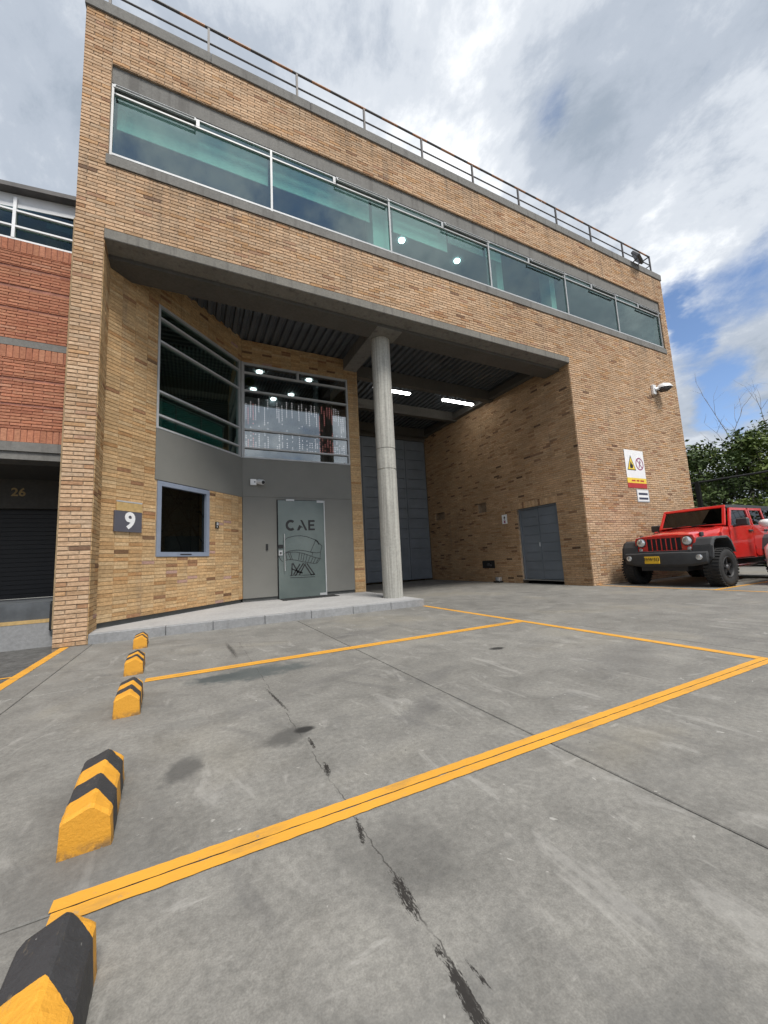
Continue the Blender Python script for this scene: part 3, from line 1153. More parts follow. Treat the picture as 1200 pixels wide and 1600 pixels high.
# square window
qf = MB()
t = .085
qf.fbox(FA, QU0+.002, QU1-.002, QZ0+.002, QZ0+t, -.1, .022)
qf.fbox(FA, QU0+.002, QU1-.002, QZ1-t, QZ1, -.1, .022)
qf.fbox(FA, QU0+.002, QU0+t, QZ0+t+.0005, QZ1-t-.0005, -.1, .022)
qf.fbox(FA, QU1-t, QU1-.002, QZ0+t+.0005, QZ1-t-.0005, -.1, .022)
sq = build('window', qf, 'frame_blue', bld)
build('pane', MB().fbox(FA, QU0+t, QU1-t, QZ0+t, QZ1-t, -.045, -.038), 'glass_sq', sq)
build('slot', MB().fbox(FA, -1.80, -1.53, 1.236, 1.256, .0225, .026), 'black', sq)
st = MB()


def sqp(a, b):   # fractions of the glass
    return (QU0+t+a*(QU1-QU0-2*t), QZ1-t-b*(QZ1-QZ0-2*t))


for (p, q) in (((.0, .08), (.52, 1)), ((.15, 0), (1, .85)), ((.0, .56), (.7, .54)), ((.45, .0), (.02, .80)), ((.0, .83), (.72, .53)), ((.70, .0), (.02, .60)),
               ((.40, .12), (.85, .75)), ((.68, .0), (.70, 1.0)), ((.78, .2), (.68, .6)), ((.78, .18), (1, .4)), ((.02, .8), (.10, 1))):
    st.ribbon(FA, [sqp(*p), sqp(*q)], .020, -.062, -.052)
build('window_strips', st, 'black', sq)
build('window_back', MB().fbox(FA, QU0+.002, QU1-.002, QZ0+.002, QZ1-.002, -.30, -.28).fbox(FA, QU0-.1, QU0-.08, QZ0-.1, QZ1+.1, -.5995, -.251).fbox(FA, QU1+.08, QU1+.1, QZ0-.1, QZ1+.1, -.5995, -.251)
      .fbox(FA, QU0-.0795, QU1+.0795, QZ1+.08, QZ1+.1, -.5995, -.251).fbox(FA, QU0-.0795, QU1+.0795, QZ0-.1, QZ0-.08, -.5995, -.251), 'sq_back', sq)

# ---- entrance wall
DX0, DX1, DZ1 = 1.875, 3.08, 2.56
ew = MB()
ew.fbox(FG, 1.085, DX0, PT, 2.615, -.2, 0)
ew.fbox(FG, DX1, 3.878, PT, 2.615, -.2, 0)
ew.fbox(FG, 1.085, 3.878, 2.619, ZW0-.003, -.2, 0)
ew.fbox(FG, DX0, DX1, DZ1, 2.615, -.2, -.001)
build('cladding_panel', ew, 'stucco', bld)
bp = MB()
bp.fbox(FG, 3.88, 4.185, 0, 6.62, -5.0, -.0)
bp.fbox(FG, 1.08, 3.8795, ZW1+.001, 6.62, -.25, 0)
pier = build('entrance_brick_pier', bp, 'mortar_tight', bld)
brick_wall(FG, pier, (3.88, 4.19, PT-.06, 6.62), [], .29, .0615, TANW, 'brick', bond='stack', joint=(.004, .005), proud=.008, n_obj=0, off=.0)
brick_wall(FG, pier, (1.08, 3.879, ZW1, 6.62), [], .245, .0615, TANW, 'brick', bond='stack', joint=(.005, .005), proud=.008, n_obj=60)
# glass door
dr = MB().fbox(FG, DX0+.02, DX1-.02, ZP+.012, DZ1-.02, .045, .057)
door = build('glass_door', dr, 'frosted', bld)
build('door_reveal', MB().fbox(FG, DX0, DX1, ZP-.02, DZ1, -.2, -.02), 'black', door)
for (a, b, c_, d_) in ((2.10, 2.30, DZ1-.035, DZ1+.01), (2.88, 3.055, DZ1-.065, DZ1-.01), (2.90, 3.06, ZP+.02, ZP+.075)):
    build('hinge_clamp', MB().fbox(FG, a, b, c_, d_, .035, .068), 'alu', door)
build('door_edge_trim', MB().fbox(FG, DX1-.018, DX1+.008, ZP+.01, DZ1-.01, .03, .062), 'alu', door)
hd = MB().tube([FG(2.035, .80, .105), FG(2.035, 1.70, .105)], .010, 10)
for z in (.95, 1.55):
    hd.tube([FG(2.035, z, .056), FG(2.035, z, .104)], .009, 8)
build('handle', hd, 'alu', door, smooth=True)
build('lock_plate', MB().fbox(FG, 1.90, 1.99, 1.18, 1.30, .0575, .072), 'alu', door)
build('lock_cylinder', MB().lathe([(.022, .0722), (.022, .085)], FG(1.945, 1.24, 0), (0, -1, 0), 14), 'black', door)
build('lock_plate', MB().fbox(FG, 1.895, 2.01, 1.35, 1.44, .0575, .066), 'black', door)
# lettering and drawing on the door glass
lg = MB()
d0, d1 = .0575, .0595
cxx, czz, ra, rb = 2.205, 1.915, .128, .070
n = 18
arc = [(radians(48)+(2*pi-radians(96))*i/n) for i in range(n+1)]
for a, b in zip(arc, arc[1:]):
    lg.prism([(cxx+ra*cos(a), czz+ra*1.08*sin(a)), (cxx+ra*cos(b), czz+ra*1.08*sin(b)), (cxx+rb*cos(b), czz+rb*1.08*sin(b)), (cxx+rb*cos(a), czz+rb*1.08*sin(a))], FG, d0, d1)
lg.prism([(2.445, 2.045), (2.495, 2.045), (2.618, 1.785), (2.562, 1.785)], FG, d0, d1)
lg.prism([(2.355, 1.785), (2.412, 1.785), (2.455, 1.855), (2.415, 1.925)], FG, d0, d1)
lg.prism([(2.456, 1.857), (2.512, 1.857), (2.418, 1.925)], FG, d0, d1)
lg.prism([(2.645, 1.785), (2.695, 1.785), (2.695, 2.045), (2.645, 2.045)], FG, d0, d1)
for z in (1.785, 1.893, 1.999):
    lg.prism([(2.6955, z), (2.815 if z != 1.893 else 2.80, z), (2.815 if z != 1.893 else 2.80, z+.046), (2.6955, z+.046)], FG, d0, d1)
build('door_lettering', lg, 'black', door)
SIM = [[(2.022, 1.534), (2.128, 1.610), (2.286, 1.646), (2.446, 1.652), (2.608, 1.622), (2.771, 1.557), (2.831, 1.529)],
       [(2.030, 1.235), (2.173, 1.282), (2.331, 1.297), (2.491, 1.284), (2.652, 1.244), (2.739, 1.217)],
       [(2.043, 1.227), (2.173, 1.253), (2.330, 1.247), (2.489, 1.215), (2.677, 1.144), (2.813, 1.091), (2.951, 1.063)],
       [(2.045, 1.061), (2.169, 1.071), (2.326, 1.049), (2.484, 1.005), (2.645, 0.973), (2.753, 0.950), (2.842, 0.951), (2.928, 1.048)],
       [(2.063, 1.216), (2.102, 1.069)], [(2.126, 1.234), (2.190, 1.070)], [(2.173, 1.243), (2.226, 1.069)], [(2.409, 1.223), (2.379, 1.062)],
       [(2.468, 1.211), (2.437, 1.049)], [(2.526, 1.193), (2.490, 1.020)], [(2.596, 1.164), (2.554, 1.001)], [(2.676, 1.134), (2.613, 0.988)],
       [(2.747, 1.104), (2.683, 0.969)], [(2.812, 1.085), (2.748, 0.960)], [(2.889, 1.066), (2.820, 0.957)],
       [(2.825, 1.529), (2.988, 1.381), (2.944, 1.225), (2.849, 1.210), (2.685, 1.237), (2.825, 1.529)],
       [(2.944, 1.215), (2.923, 1.059)], [(2.747, 1.216), (2.715, 1.138)],
       [(2.161, 0.680), (2.318, 0.691), (2.529, 0.672), (2.778, 0.668)], [(2.173, 0.633), (2.422, 0.622), (2.777, 0.620)],
       [(1.901, 1.163), (1.950, 1.071), (1.988, 1.031)]]
SIMB = [[(2.820, 1.537), (2.869, 1.503), (2.906, 1.427)], [(2.219, 0.968), (2.200, 0.685)], [(2.240, 0.975), (2.359, 0.753)], [(2.408, 0.946), (2.253, 0.708)],
        [(2.496, 0.962), (2.297, 0.679)], [(2.542, 0.952), (2.397, 0.699)], [(2.590, 0.950), (2.768, 0.684)], [(2.541, 0.918), (2.691, 0.673)],
        [(2.216, 0.839), (2.456, 0.739)], [(2.335, 0.754), (2.467, 0.734)], [(2.691, 0.673), (2.768, 0.679)]]
dg_ = MB()
k_ = 0
for pl in SIM:
    dg_.ribbon(FG, pl, .013, d0+.0002*(k_ % 5), d1)
    k_ += 1
for pl in SIMB:
    dg_.ribbon(FG, pl, .030, d0+.0002*(k_ % 5), d1)
    k_ += 1
build('door_drawing', dg_, 'black', door)

# ---- lobby behind the glass
lb = MB()
lb.box(-1.3, 3.87, C+.26, 13.0, 3.40, 3.50)
lb.box(-1.3, 3.87, 12.9, 13.0, 3.5, 6.3)
lb.box(-1.40, -1.30, 8.0, 13.0, 3.4, 6.3)
build('lobby_floor', lb, 'room_dark', bld)
build('lobby_back_wall', MB().box(1.2, 3.86, 12.1, 12.2, 3.5, 6.22), 'room_wall', bld)
build('lobby_ceiling', MB().box(-1.3, 3.87, C+.26, 12.95, 6.23, 6.30), 'perf', bld)
build('lobby_pillar', MB().box(3.20, 3.56, 10.15, 10.6, 3.501, 6.229), 'black', bld)
bal = MB().fbox(FA, -2.30, -.25, 3.52, 4.30, -.36, -.348)
balr = build('lobby_balustrade', bal, 'teal_panel', bld)
build('handrail', MB().tube([FA(-2.34, 4.33, -.354), FA(-.2, 4.33, -.354)], .02, 8), 'alu', balr)
for u in (-2.3, -1.62, -.94, -.26):
    build('baluster', MB().fbox(FA, u-.012, u+.012, 3.5, 4.32, -.346, -.33), 'alu', balr)
for k, (x_, y_) in enumerate(((1.62, 10.35), (3.0, 10.35), (1.62, 11.5), (2.75, 11.5), (2.3, 12.0))):
    o = build('ceiling_downlight', MB().lathe([(.07, 6.185), (.085, 6.20), (.085, 6.229)], (x_, y_, 0), (0, 0, 1), 18), 'lamp_disc')
    o['label'] = ['lit downlight in lobby beside the yellow round sticker', 'lit downlight in lobby above the black pillar', 'lit downlight deeper in lobby on the left',
                  'lit downlight deeper in lobby near the middle', 'lit downlight deepest in the lobby'][k]
    o['category'] = 'ceiling light'
    o['group'] = 'lobby downlights'
ys_ = MB().lathe([(.115, -.052), (.115, -.048)], FG(1.27, 5.56, 0), (0, -1, 0), 24)
o = build('round_sticker', ys_, 'lime_print')
o['label'] = 'round yellow sticker inside the lobby window'
o['category'] = 'sticker'
build('sticker_mark', MB().prism([(1.23, 5.55), (1.31, 5.55), (1.28, 5.60), (1.26, 5.60)], FG, -.0475, -.046).fbox(FG, 1.205, 1.335, 5.525, 5.54, -.0475, -.046), 'black', o)
# strings of lit beads hanging behind the pane
random.seed(21)
us = [1.19, 1.24, 1.30, 1.36, 1.42, 1.50, 1.64, 1.72, 1.95, 2.0, 2.08, 2.2, 2.34, 2.52, 2.60, 2.72, 2.80, 2.86, 2.95, 3.0, 3.08, 3.15, 3.22, 3.3, 3.37, 3.44, 3.5, 3.56, 3.63, 3.7, 3.76]
for k, u in enumerate(us):
    mb = MB()
    red = 3.05 < u < 3.45 or (1.2 < u < 1.45 and k % 2)
    zc = random.uniform(4.7, 5.2)
    z_ = 3.9
    while z_ < 5.2:
        if abs(z_-zc) < .22 or z_ < random.uniform(3.8, 4.6):
            rr = .017
            p = FG(u, z_, -.13)
            mb.add([p+Vector((rr, 0, 0)), p-Vector((rr, 0, 0)), p+Vector((0, rr, 0)), p-Vector((0, rr, 0)), p+Vector((0, 0, rr*1.3)), p-Vector((0, 0, rr*1.3))],
                   [(0, 2, 4), (2, 1, 4), (1, 3, 4), (3, 0, 4), (2, 0, 5), (1, 2, 5), (3, 1, 5), (0, 3, 5)])
        z_ += .055
    mb.fbox(FG, u-.001, u+.001, 3.85, 5.27, -.131, -.129, 1)
    o = build('bead_string', mb, ['bead_red' if red else 'bead_white', 'steel'])
    o['label'] = 'hanging string of small red beads behind the lobby window' if red else 'hanging string of small white beads behind the lobby window'
    o['category'] = 'bead string'
    o['group'] = 'red bead strings in the lobby window' if red else 'white bead strings in the lobby window'
random.seed(11)

# ---- bay side wall with its steel door
bw = MB()
PY0, PY1, PZ0, PZ1 = 7.61, 9.12, .10, 2.345
NICHE = [(13.08, 13.74, 2.50, 2.80), (10.55, 10.97, 2.46, 2.80)]
bw.fbox(FB, Y0+.25, PY0, -.05, 6.54, -.24, -.0)
bw.fbox(FB, PY0, PY1, PZ1, 6.54, -.24, -.0)
prev = PY1
for (a, b, c_, d_) in sorted(NICHE):
    bw.fbox(FB, prev, a, -.05, 6.54, -.24, 0)
    bw.fbox(FB, a, b, -.05, c_, -.24, 0)
    bw.fbox(FB, a, b, d_, 6.54, -.24, 0)
    bw.fbox(FB, a, b, c_, d_, -.24, -.12)
    prev = b
bw.fbox(FB, prev, 14.9, -.05, 6.54, -.24, 0)
bay_wall = build('bay_wall', bw, 'mortar', bld)
sold = []
y_ = PY0-.05
while y_ < PY1+.25:
    sold.append((y_, y_+.07, PZ1, PZ1+.20))
    y_ += .07
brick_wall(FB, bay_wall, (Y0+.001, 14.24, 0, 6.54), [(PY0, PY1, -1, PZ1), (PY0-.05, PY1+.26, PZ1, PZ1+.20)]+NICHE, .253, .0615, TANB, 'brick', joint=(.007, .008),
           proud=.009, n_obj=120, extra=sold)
rv = MB()
rv.fbox(FB, PY0+.002, PY1-.002, PZ0+.0, PZ0+.02, -.25, .03)
steel_door = build('steel_door', rv, 'concrete', bld)
build('door_frame', MB().fbox(FB, PY1-.06, PY1-.001, PZ0+.021, PZ1-.002, -.15, -.06).fbox(FB, PY0+.001, PY0+.05, PZ0+.021, PZ1-.002, -.15, -.06)
      .fbox(FB, PY0+.0505, PY1-.0605, PZ1-.05, PZ1-.002, -.15, -.06), 'door_blue', steel_door)
mid = (PY0+PY1)/2
for (a, b) in ((PY0+.052, mid-.003), (mid+.003, PY1-.062)):
    leaf = build('door_leaf', MB().fbox(FB, a, b, PZ0+.03, PZ1-.052, -.13, -.10), 'door_blue', steel_door)
    for k in range(8):
        z0_ = PZ0+.04+k*.272
        z1_ = min(z0_+.255, PZ1-.06)
        build('door_panel', MB().fbox(FB, a+.07, b-.07, z0_, z1_, -.0995, -.085), 'door_blue', steel_door)
    build('door_stile', MB().fbox(FB, a+.003, a+.0695, PZ0+.035, PZ1-.056, -.0995, -.0855).fbox(FB, b-.0695, b-.003, PZ0+.035, PZ1-.056, -.0995, -.0855), 'door_blue', steel_door)
build('handle', MB().fbox(FB, mid+.02, mid+.045, 1.12, 1.24, -.085, -.05), 'alu', steel_door)
# gate at the back of the bay
FGt = frame((0, 14.24, 0), (1, 0, 0), (0, -1, 0))
gate = build('folding_gate', MB().fbox(FGt, 4.19, XB-.02, .06, 6.13, -.1, -.04), 'door_blue', bld)
nl = 5
gw = (XB-.04-4.2)/nl
for i in range(nl):
    a = 4.2+i*gw
    b = a+gw
    build('gate_stile', MB().fbox(FGt, a+.008, a+.11, .07, 6.10, -.039, .0).fbox(FGt, b-.11, b-.008, .07, 6.10, -.039, .0), 'door_blue', gate)
    for k in range(14):
        z0_ = .08+k*.432
        build('gate_panel', MB().fbox(FGt, a+.1105, b-.1105, z0_, z0_+.405, -.039, -.002), 'door_blue', gate)
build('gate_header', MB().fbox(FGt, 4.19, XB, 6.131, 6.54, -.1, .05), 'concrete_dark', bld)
# ---- entrance platform and kerb stones
plat = MB()
plat.prism([(XIn+.006, Y0+.122), (4.06, Y0+.122), (4.19, Y0+.122), (4.19, C+.2), (1.0, C+.2), (-1.5, Y0+.47), (XIn+.006, Y0+.40)], lambda a, b, d: (a, b, d), -.04, ZP)
platform = build('entrance_platform', plat, 'platform', bld)
kx = [XIn+.006, -.325, .318, 1.10, 1.88, 2.66, 3.44, 4.19]
for a, b in zip(kx, kx[1:]):
    build('kerb_stone', MB().cbox(a+.003, b-.003, Y0-.005, Y0+.118, -.04, ZP+random.uniform(.0, .002), .008), 'kerb', platform)
o = build('door_mat', MB().cbox(1.90, 3.25, 9.06, 9.50, ZP+.0, ZP+.012, .004), 'black')
o['label'] = 'black door mat in front of the glass door'
o['category'] = 'door mat'
# tube lights under the bay ceiling
for k, (a, b) in enumerate(((5.05, 6.35), (7.65, 8.95))):
    t_ = thing('tube_light', ['lit tube light partly behind the round column', 'lit tube light nearest the bay side wall'][k], 'tube light', 'tube lights under the bay ceiling')
    build('housing', MB().box(a-.04, b+.04, 10.24, 10.36, 6.31, 6.36).box(a+.2, a+.22, 10.29, 10.31, 6.36, 6.61).box(b-.22, b-.2, 10.29, 10.31, 6.36, 6.61), 'steel', t_)
    build('tube', MB().box(a, b, 10.25, 10.35, 6.262, 6.309), 'lamp_white', t_)

# ------------------------------------------------------------------ roof railing
rl = thing('roof_railing', 'dark steel two-bar railing with orange striped top rail on the roof edge', 'railing')
yr = Y0+.12
pxs = [-1.35, .20, 1.90, 3.45, 5.0, 6.58, 8.23, 9.77, 11.35, 13.02, 14.62]
zr1, zr2 = 11.27, 10.93
for p in pxs:
    build('post', MB().box(p-.02, p+.02, yr-.02, yr+.02, 10.515, zr1-.022), 'rail_dark', rl)
    build('base_plate', MB().box(p-.06, p+.06, yr-.05, yr+.05, 10.521, 10.533), 'rail_dark', rl)
x = -1.55
k = 0
while x < 14.64:
    x2 = min(x+.42, 14.64)
    build('rail_band', MB().tube([(x, yr, zr1), (x2-.0005, yr, zr1)], .024, 10), 'orange_rail' if k % 2 else 'rail_dark', rl, smooth=True)
    x = x2
    k += 1
build('mid_rail', MB().tube([(-1.55, yr, zr2), (14.62, yr, zr2)], .017, 8), 'rail_dark', rl, smooth=True)
build('return_rail', MB().tube([(14.62, yr+.03, zr1), (14.62, 11.5, zr1)], .022, 8).tube([(14.62, yr+.03, zr2), (14.62, 11.5, zr2)], .017, 8), 'rail_dark', rl)
for y_ in (8.3, 9.9, 11.5):
    build('post', MB().box(14.60, 14.64, y_-.02, y_+.02, 9.9, zr1-.024), 'rail_dark', rl)

# roof floodlight
fl = thing('floodlight', 'square grey floodlight hanging over the roof edge by the end of the railing', 'floodlight')
T = Matrix.Translation((13.35, Y0-.14, 10.62)) @ Matrix.Rotation(radians(-35), 4, 'X') @ Matrix.Rotation(radians(18), 4, 'Z')


def tm(mb, T_):
    mb.v = [tuple(T_ @ Vector(p)) for p in mb.v]
    return mb


build('housing', tm(MB().cbox(-.24, .24, -.05, .05, -.17, .17, .02), T), 'steel', fl)
build('lens', tm(MB().box(-.205, .205, -.058, -.0505, -.135, .135), T), 'lens', fl)
build('bracket', MB().tube([(13.35, Y0-.10, 10.60), (13.35, Y0+.08, 10.54)], .02, 8), 'rail_dark', fl)

# wall lamp near the right corner
wl = thing('wall_lamp', 'grey bulkhead street lamp on a bracket high on the right brick wall', 'lamp')
lx, lz = 13.40, 5.98
build('wall_plate', MB().cbox(lx-.11, lx+.05, Y0-.09, Y0-.01, lz-.16, lz+.16, .01), 'white_metal', wl)
build('arm', MB().tube([(lx-.03, Y0-.08, lz), (lx+.12, Y0-.16, lz+.03)], .05, 10), 'white_metal', wl, smooth=True)
sh = MB()
secs = []
ax_ = Vector((.72, -.42, .0)).normalized()
sd_ = Vector((ax_.y, -ax_.x, 0))
for tt, w_, h_ in ((0, .06, .06), (.06, .15, .13), (.18, .20, .17), (.34, .19, .15), (.45, .12, .08), (.49, .03, .04)):
    c_ = Vector((lx+.06, Y0-.12, lz+.02))+ax_*tt*.9
    secs.append([c_+sd_*w_*cos(a)+Vector((0, 0, max(0, sin(a))*h_)) for a in [pi*i/10 for i in range(11)]])
sh.loft(secs)
build('hood', sh, 'white_metal', wl, smooth=True)
secs2 = []
for tt, w_, h_ in ((.06, .12, .05), (.18, .17, .11), (.34, .16, .10), (.43, .08, .04)):
    c_ = Vector((lx+.06, Y0-.12, lz+.015))+ax_*tt*.9
    secs2.append([c_+sd_*w_*cos(a)-Vector((0, 0, max(0, sin(a))*h_)) for a in [pi*i/10 for i in range(11)]])
build('lens', MB().loft(secs2), 'steel', wl, smooth=True)

# ------------------------------------------------------------------ signs and small fixtures
sg = thing('number_sign', 'dark grey number 9 sign with a wood strip above on the angled wall', 'sign')
build('sign_board', MB().fbox(FA, -3.11, -2.63, 1.615, 1.955, .012, .035), 'sign_grey', sg)
build('wood_strip', MB().fbox(FA, -3.075, -2.63, 1.958, 2.10, .012, .035), 'sign_wood', sg)
build('top_trim', MB().fbox(FA, -3.075, -2.63, 2.1025, 2.125, .012, .037), 'alu', sg)
text_obj('numeral', '9', .37, FA, -2.845, 1.79, .0372, 'white', sg, .012)
ic = thing('intercom', 'small silver and black intercom on the brick beside the square window', 'intercom')
build('plate', MB().fbox(FA, -.885, -.795, 1.80, 1.94, .010, .03), 'black', ic)
build('screen', MB().fbox(FA, -.865, -.812, 1.865, 1.928, .0305, .034), 'alu', ic)
build('button', MB().fbox(FA, -.86, -.84, 1.82, 1.84, .0305, .034), 'white', ic)
sc_ = thing('security_camera', 'white security camera with junction box on the grey wall left of the door', 'camera')
build('junction_box', MB().fbox(FG, 1.26, 1.40, 2.90, 3.04, .0005, .055), 'white_metal', sc_)
build('gland', MB().fbox(FG, 1.345, 1.375, 2.96, 2.985, .0555, .062), 'black', sc_)
build('camera_body', MB().lathe([(.035, 0), (.06, .01), (.062, .16), (.055, .175)], FG(1.44, 2.99, .03), (.55, -.8, -.25), 18), 'white_metal', sc_, smooth=True)
build('lens', MB().lathe([(.046, .1755), (.040, .19)], FG(1.44, 2.99, .03), (.55, -.8, -.25), 18), 'black', sc_)
o = build('door_button', MB().fbox(FG, 1.61, 1.66, 1.32, 1.47, .0005, .02), 'black')
o['label'] = 'narrow black access reader on the grey wall left of the glass door'
o['category'] = 'access reader'
# right-hand warning boards on the front wall
wb = thing('warning_sign', 'white warning board with flame triangle and prohibition circle, yellow and red strips below', 'sign')
s0, s1, t0, t1 = 11.40, 12.33, 2.99, 3.84
build('board', MB().fbox(FF, s0, s1, t0, t1, .013, .022), 'white', wb)
build('yellow_strip', MB().fbox(FF, s0+.0, s1+.0, t0-.155, t0-.001, .013, .022), 'yellow_print', wb)
build('red_strip', MB().fbox(FF, s0+.0, s1+.0, t0-.30, t0-.156, .013, .022), 'red_print', wb)
tri = MB()
tri.prism([(11.46, 3.22), (11.88, 3.22), (11.67, 3.68)], FF, .0222, .0235)
build('triangle_border', tri, 'black', wb)
build('triangle', MB().prism([(11.50, 3.245), (11.84, 3.245), (11.67, 3.62)], FF, .0236, .025), 'yellow_print', wb)
build('flame', MB().prism([(11.61, 3.28), (11.72, 3.28), (11.755, 3.36), (11.72, 3.42), (11.70, 3.39), (11.675, 3.52), (11.62, 3.41), (11.59, 3.34)], FF, .0251, .0262), 'black', wb)
circ = MB()
for i in range(28):
    a, b = 2*pi*i/28, 2*pi*(i+1)/28
    circ.prism([(12.09+.195*cos(a), 3.43+.195*sin(a)), (12.09+.195*cos(b), 3.43+.195*sin(b)), (12.09+.155*cos(b), 3.43+.155*sin(b)), (12.09+.155*cos(a), 3.43+.155*sin(a))], FF, .0222, .0242)
circ.ribbon(FF, [(11.98, 3.55), (12.20, 3.31)], .035, .0223, .0243)
build('prohibition_ring', circ, 'purple_print', wb)
build('match_mark', MB().ribbon(FF, [(12.05, 3.32), (12.12, 3.52)], .035, .0222, .0232).prism([(12.07, 3.44), (12.16, 3.46), (12.13, 3.57)], FF, .0222, .0233), 'purple_print', wb)
mk = MB()
for (a, b) in ((11.60, 11.78), (11.84, 11.97), (12.02, 12.2)):
    mk.fbox(FF, a, b, t0-.105, t0-.06, .0222, .0232)
build('strip_marks', mk, 'red_print', wb)
nb = thing('notice_sign', 'small white notice with two dark bars below the warning board', 'sign')
build('board', MB().fbox(FF, 11.77, 12.37, 2.27, 2.655, .013, .022), 'alu', nb)
build('face', MB().fbox(FF, 11.80, 12.34, 2.30, 2.625, .0222, .024), 'white', nb)
for z_ in (2.515, 2.375):
    build('text_bar', MB().fbox(FF, 11.85, 12.30, z_-.032, z_+.032, .0242, .0255), 'navy_print', nb)
ps = thing('pictogram_sign', 'small white pictogram sign beside the steel door in the bay', 'sign')
build('board', MB().fbox(FB, 9.57, 9.80, 1.94, 2.25, .012, .02), 'white', ps)
build('arrow', MB().prism([(9.64, 2.13), (9.73, 2.13), (9.685, 2.21)], FB, .0202, .022).fbox(FB, 9.67, 9.70, 2.08, 2.129, .0202, .022), 'black', ps)
build('figure', MB().fbox(FB, 9.65, 9.72, 1.965, 2.055, .0202, .022), 'purple_print', ps)
hb = thing('hydrant_cabinet', 'black recessed cabinet low on the bay side wall', 'cabinet')
build('face', MB().fbox(FB, 10.34, 10.96, .47, .745, -.004, .016), 'black', hb)
build('valve', MB().lathe([(.05, .0), (.05, .06)], FB(10.62, .60, .017), (-1, 0, 0), 14), 'steel', hb)
build('valve', MB().lathe([(.035, .0), (.035, .05)], FB(10.52, .57, .017), (-1, 0, 0), 14), 'steel', hb)
fs = thing('floor_spotlight', 'small pale box light standing on the bay floor by the wall', 'light')
build('base', MB().box(XB-.22, XB-.02, 9.98, 10.24, .0, .05), 'black', fs)
build('head', MB().cbox(XB-.17, XB-.03, 10.03, 10.2, .0505, .18, .01), 'lens', fs)

# ------------------------------------------------------------------ neighbouring red building
rb_ = thing('red_brick_building', 'red brick warehouse wing with a dark loading dock, left of the tan building', 'building')
RX0, RX1 = -14.0, XLft-.02
rw = MB()
rw.fbox(FL, RX0, RX1, 2.94, 4.43, -.3, 0)
rw.fbox(FL, RX0, RX1, 4.54, 6.17, -.3, 0)
rw.fbox(FL, RX0, -5.2, -.05, 2.94, -.3, 0)
red_wall = build('red_wall', rw, 'redmortar', rb_)
for (a, b) in ((2.94, 4.43), (4.54, 6.17)):
    hs = []
    sold = []
    x = -4.0
    while x < RX1-.07:
        for zs_ in ((b-.20,) if a > 4 else (a, b-.20)):
            sold.append((x, x+.075, zs_, zs_+.20))
        x += .075
    if a > 4:
        hs.append((-20, 5, b-.20, b+.1))
    else:
        hs += [(-20, 5, b-.20, b+.1), (-20, 5, a-.1, a+.20)]
    for zg in ((5.02, 5.38, 5.70) if a > 4 else (3.5, 3.9)):
        hs.append((-20, 5, zg, zg+.03))
    brick_wall(FL, red_wall, (-4.0, RX1, a, b), hs, .245, .0485, RED, 'redbrick', joint=(.006, .006), proud=.012, n_obj=150, extra=sold)
build('concrete_band', MB().fbox(FL, RX0, RX1, 4.431, 4.539, -.29, .01), 'concrete', rb_)
build('dock_lintel', MB().fbox(FL, RX0, RX1, 2.80, 2.938, -.35, .03).fbox(FL, RX0, RX1, 2.68, 2.797, -.35, .005), 'concrete', rb_)
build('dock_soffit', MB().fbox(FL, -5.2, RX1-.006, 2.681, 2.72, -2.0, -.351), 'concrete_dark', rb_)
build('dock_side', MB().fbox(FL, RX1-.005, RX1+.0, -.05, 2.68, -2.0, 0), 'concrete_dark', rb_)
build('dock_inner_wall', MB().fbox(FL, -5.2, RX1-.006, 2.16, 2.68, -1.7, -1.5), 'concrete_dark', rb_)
text_obj('dock_number', '26', .20, FL, -2.72, 2.44, -1.494, 'sign_wood', rb_, .004)
shu = build('roller_shutter', MB().fbox(FL, -5.2, RX1-.006, .60, 2.159, -1.7, -1.66), 'black', rb_)
for k in range(20):
    build('slat', MB().fbox(FL, -5.19, RX1-.01, .605+k*.0775, .605+k*.0775+.066, -1.6595, -1.64), 'black', shu)
build('dock_leveller', MB().fbox(FL, -5.2, RX1-.16, .35, .59, -1.65, -.02), 'dock_grey', rb_)
build('dock_bumper', MB().cbox(RX1-.15, RX1-.02, YL-.06, YL+.1, .18, .58, .015), 'rubber', rb_)
build('dock_edge_strip', MB().fbox(FL, -5.2, RX1-.16, .30, .349, -.6, .003), 'sign_wood', rb_)
build('dock_wall', MB().fbox(FL, -5.2, RX1-.001, -.05, .299, -.6, 0), 'kerb', rb_)
# glazed top storey and sloping roof
gw_ = MB()
for z_ in (6.19, 6.41, 6.68):
    gw_.fbox(FL, -6.0, RX1, z_-.014, z_+.014, -.06, .0)
for u in (-5.2, -3.86, -2.53):
    gw_.fbox(FL, u-.02, u+.02, 6.2045, 6.90, -.055, .006)
gz = build('window', gw_, 'white_metal', rb_)
build('pane', MB().fbox(FL, -6.0, RX1, 6.18, 6.78, -.040, -.034), 'glass', gz)
build('window_back', MB().fbox(FL, -6.0, RX1, 6.175, 6.85, -1.6, -1.55), 'room', gz)
build('pale_band', MB().prism([(-6.0, 6.30), (RX1, 6.88), (RX1, 7.08), (-6.0, 6.62)], FL, -.07, -.045).prism([(-3.6, 6.64), (RX1, 6.84), (RX1, 6.90), (-3.6, 6.70)], FL, -.044, -.03), 'white_metal', rb_)
rf = MB()
rf.prism([(-9.0, 6.35), (RX1+.4, 7.12), (RX1+.4, 7.19), (-9.0, 6.42)], lambda a, b, d: (a, d, b), YL-.10, YL+6)
build('roof', rf, 'rail_dark', rb_)
build('dock_floor', MB().fbox(FL, RX0, RX1, 6.0, 6.10, -6, -.31), 'room', rb_)

# ------------------------------------------------------------------ wheel stops
W = .150
AP = .012


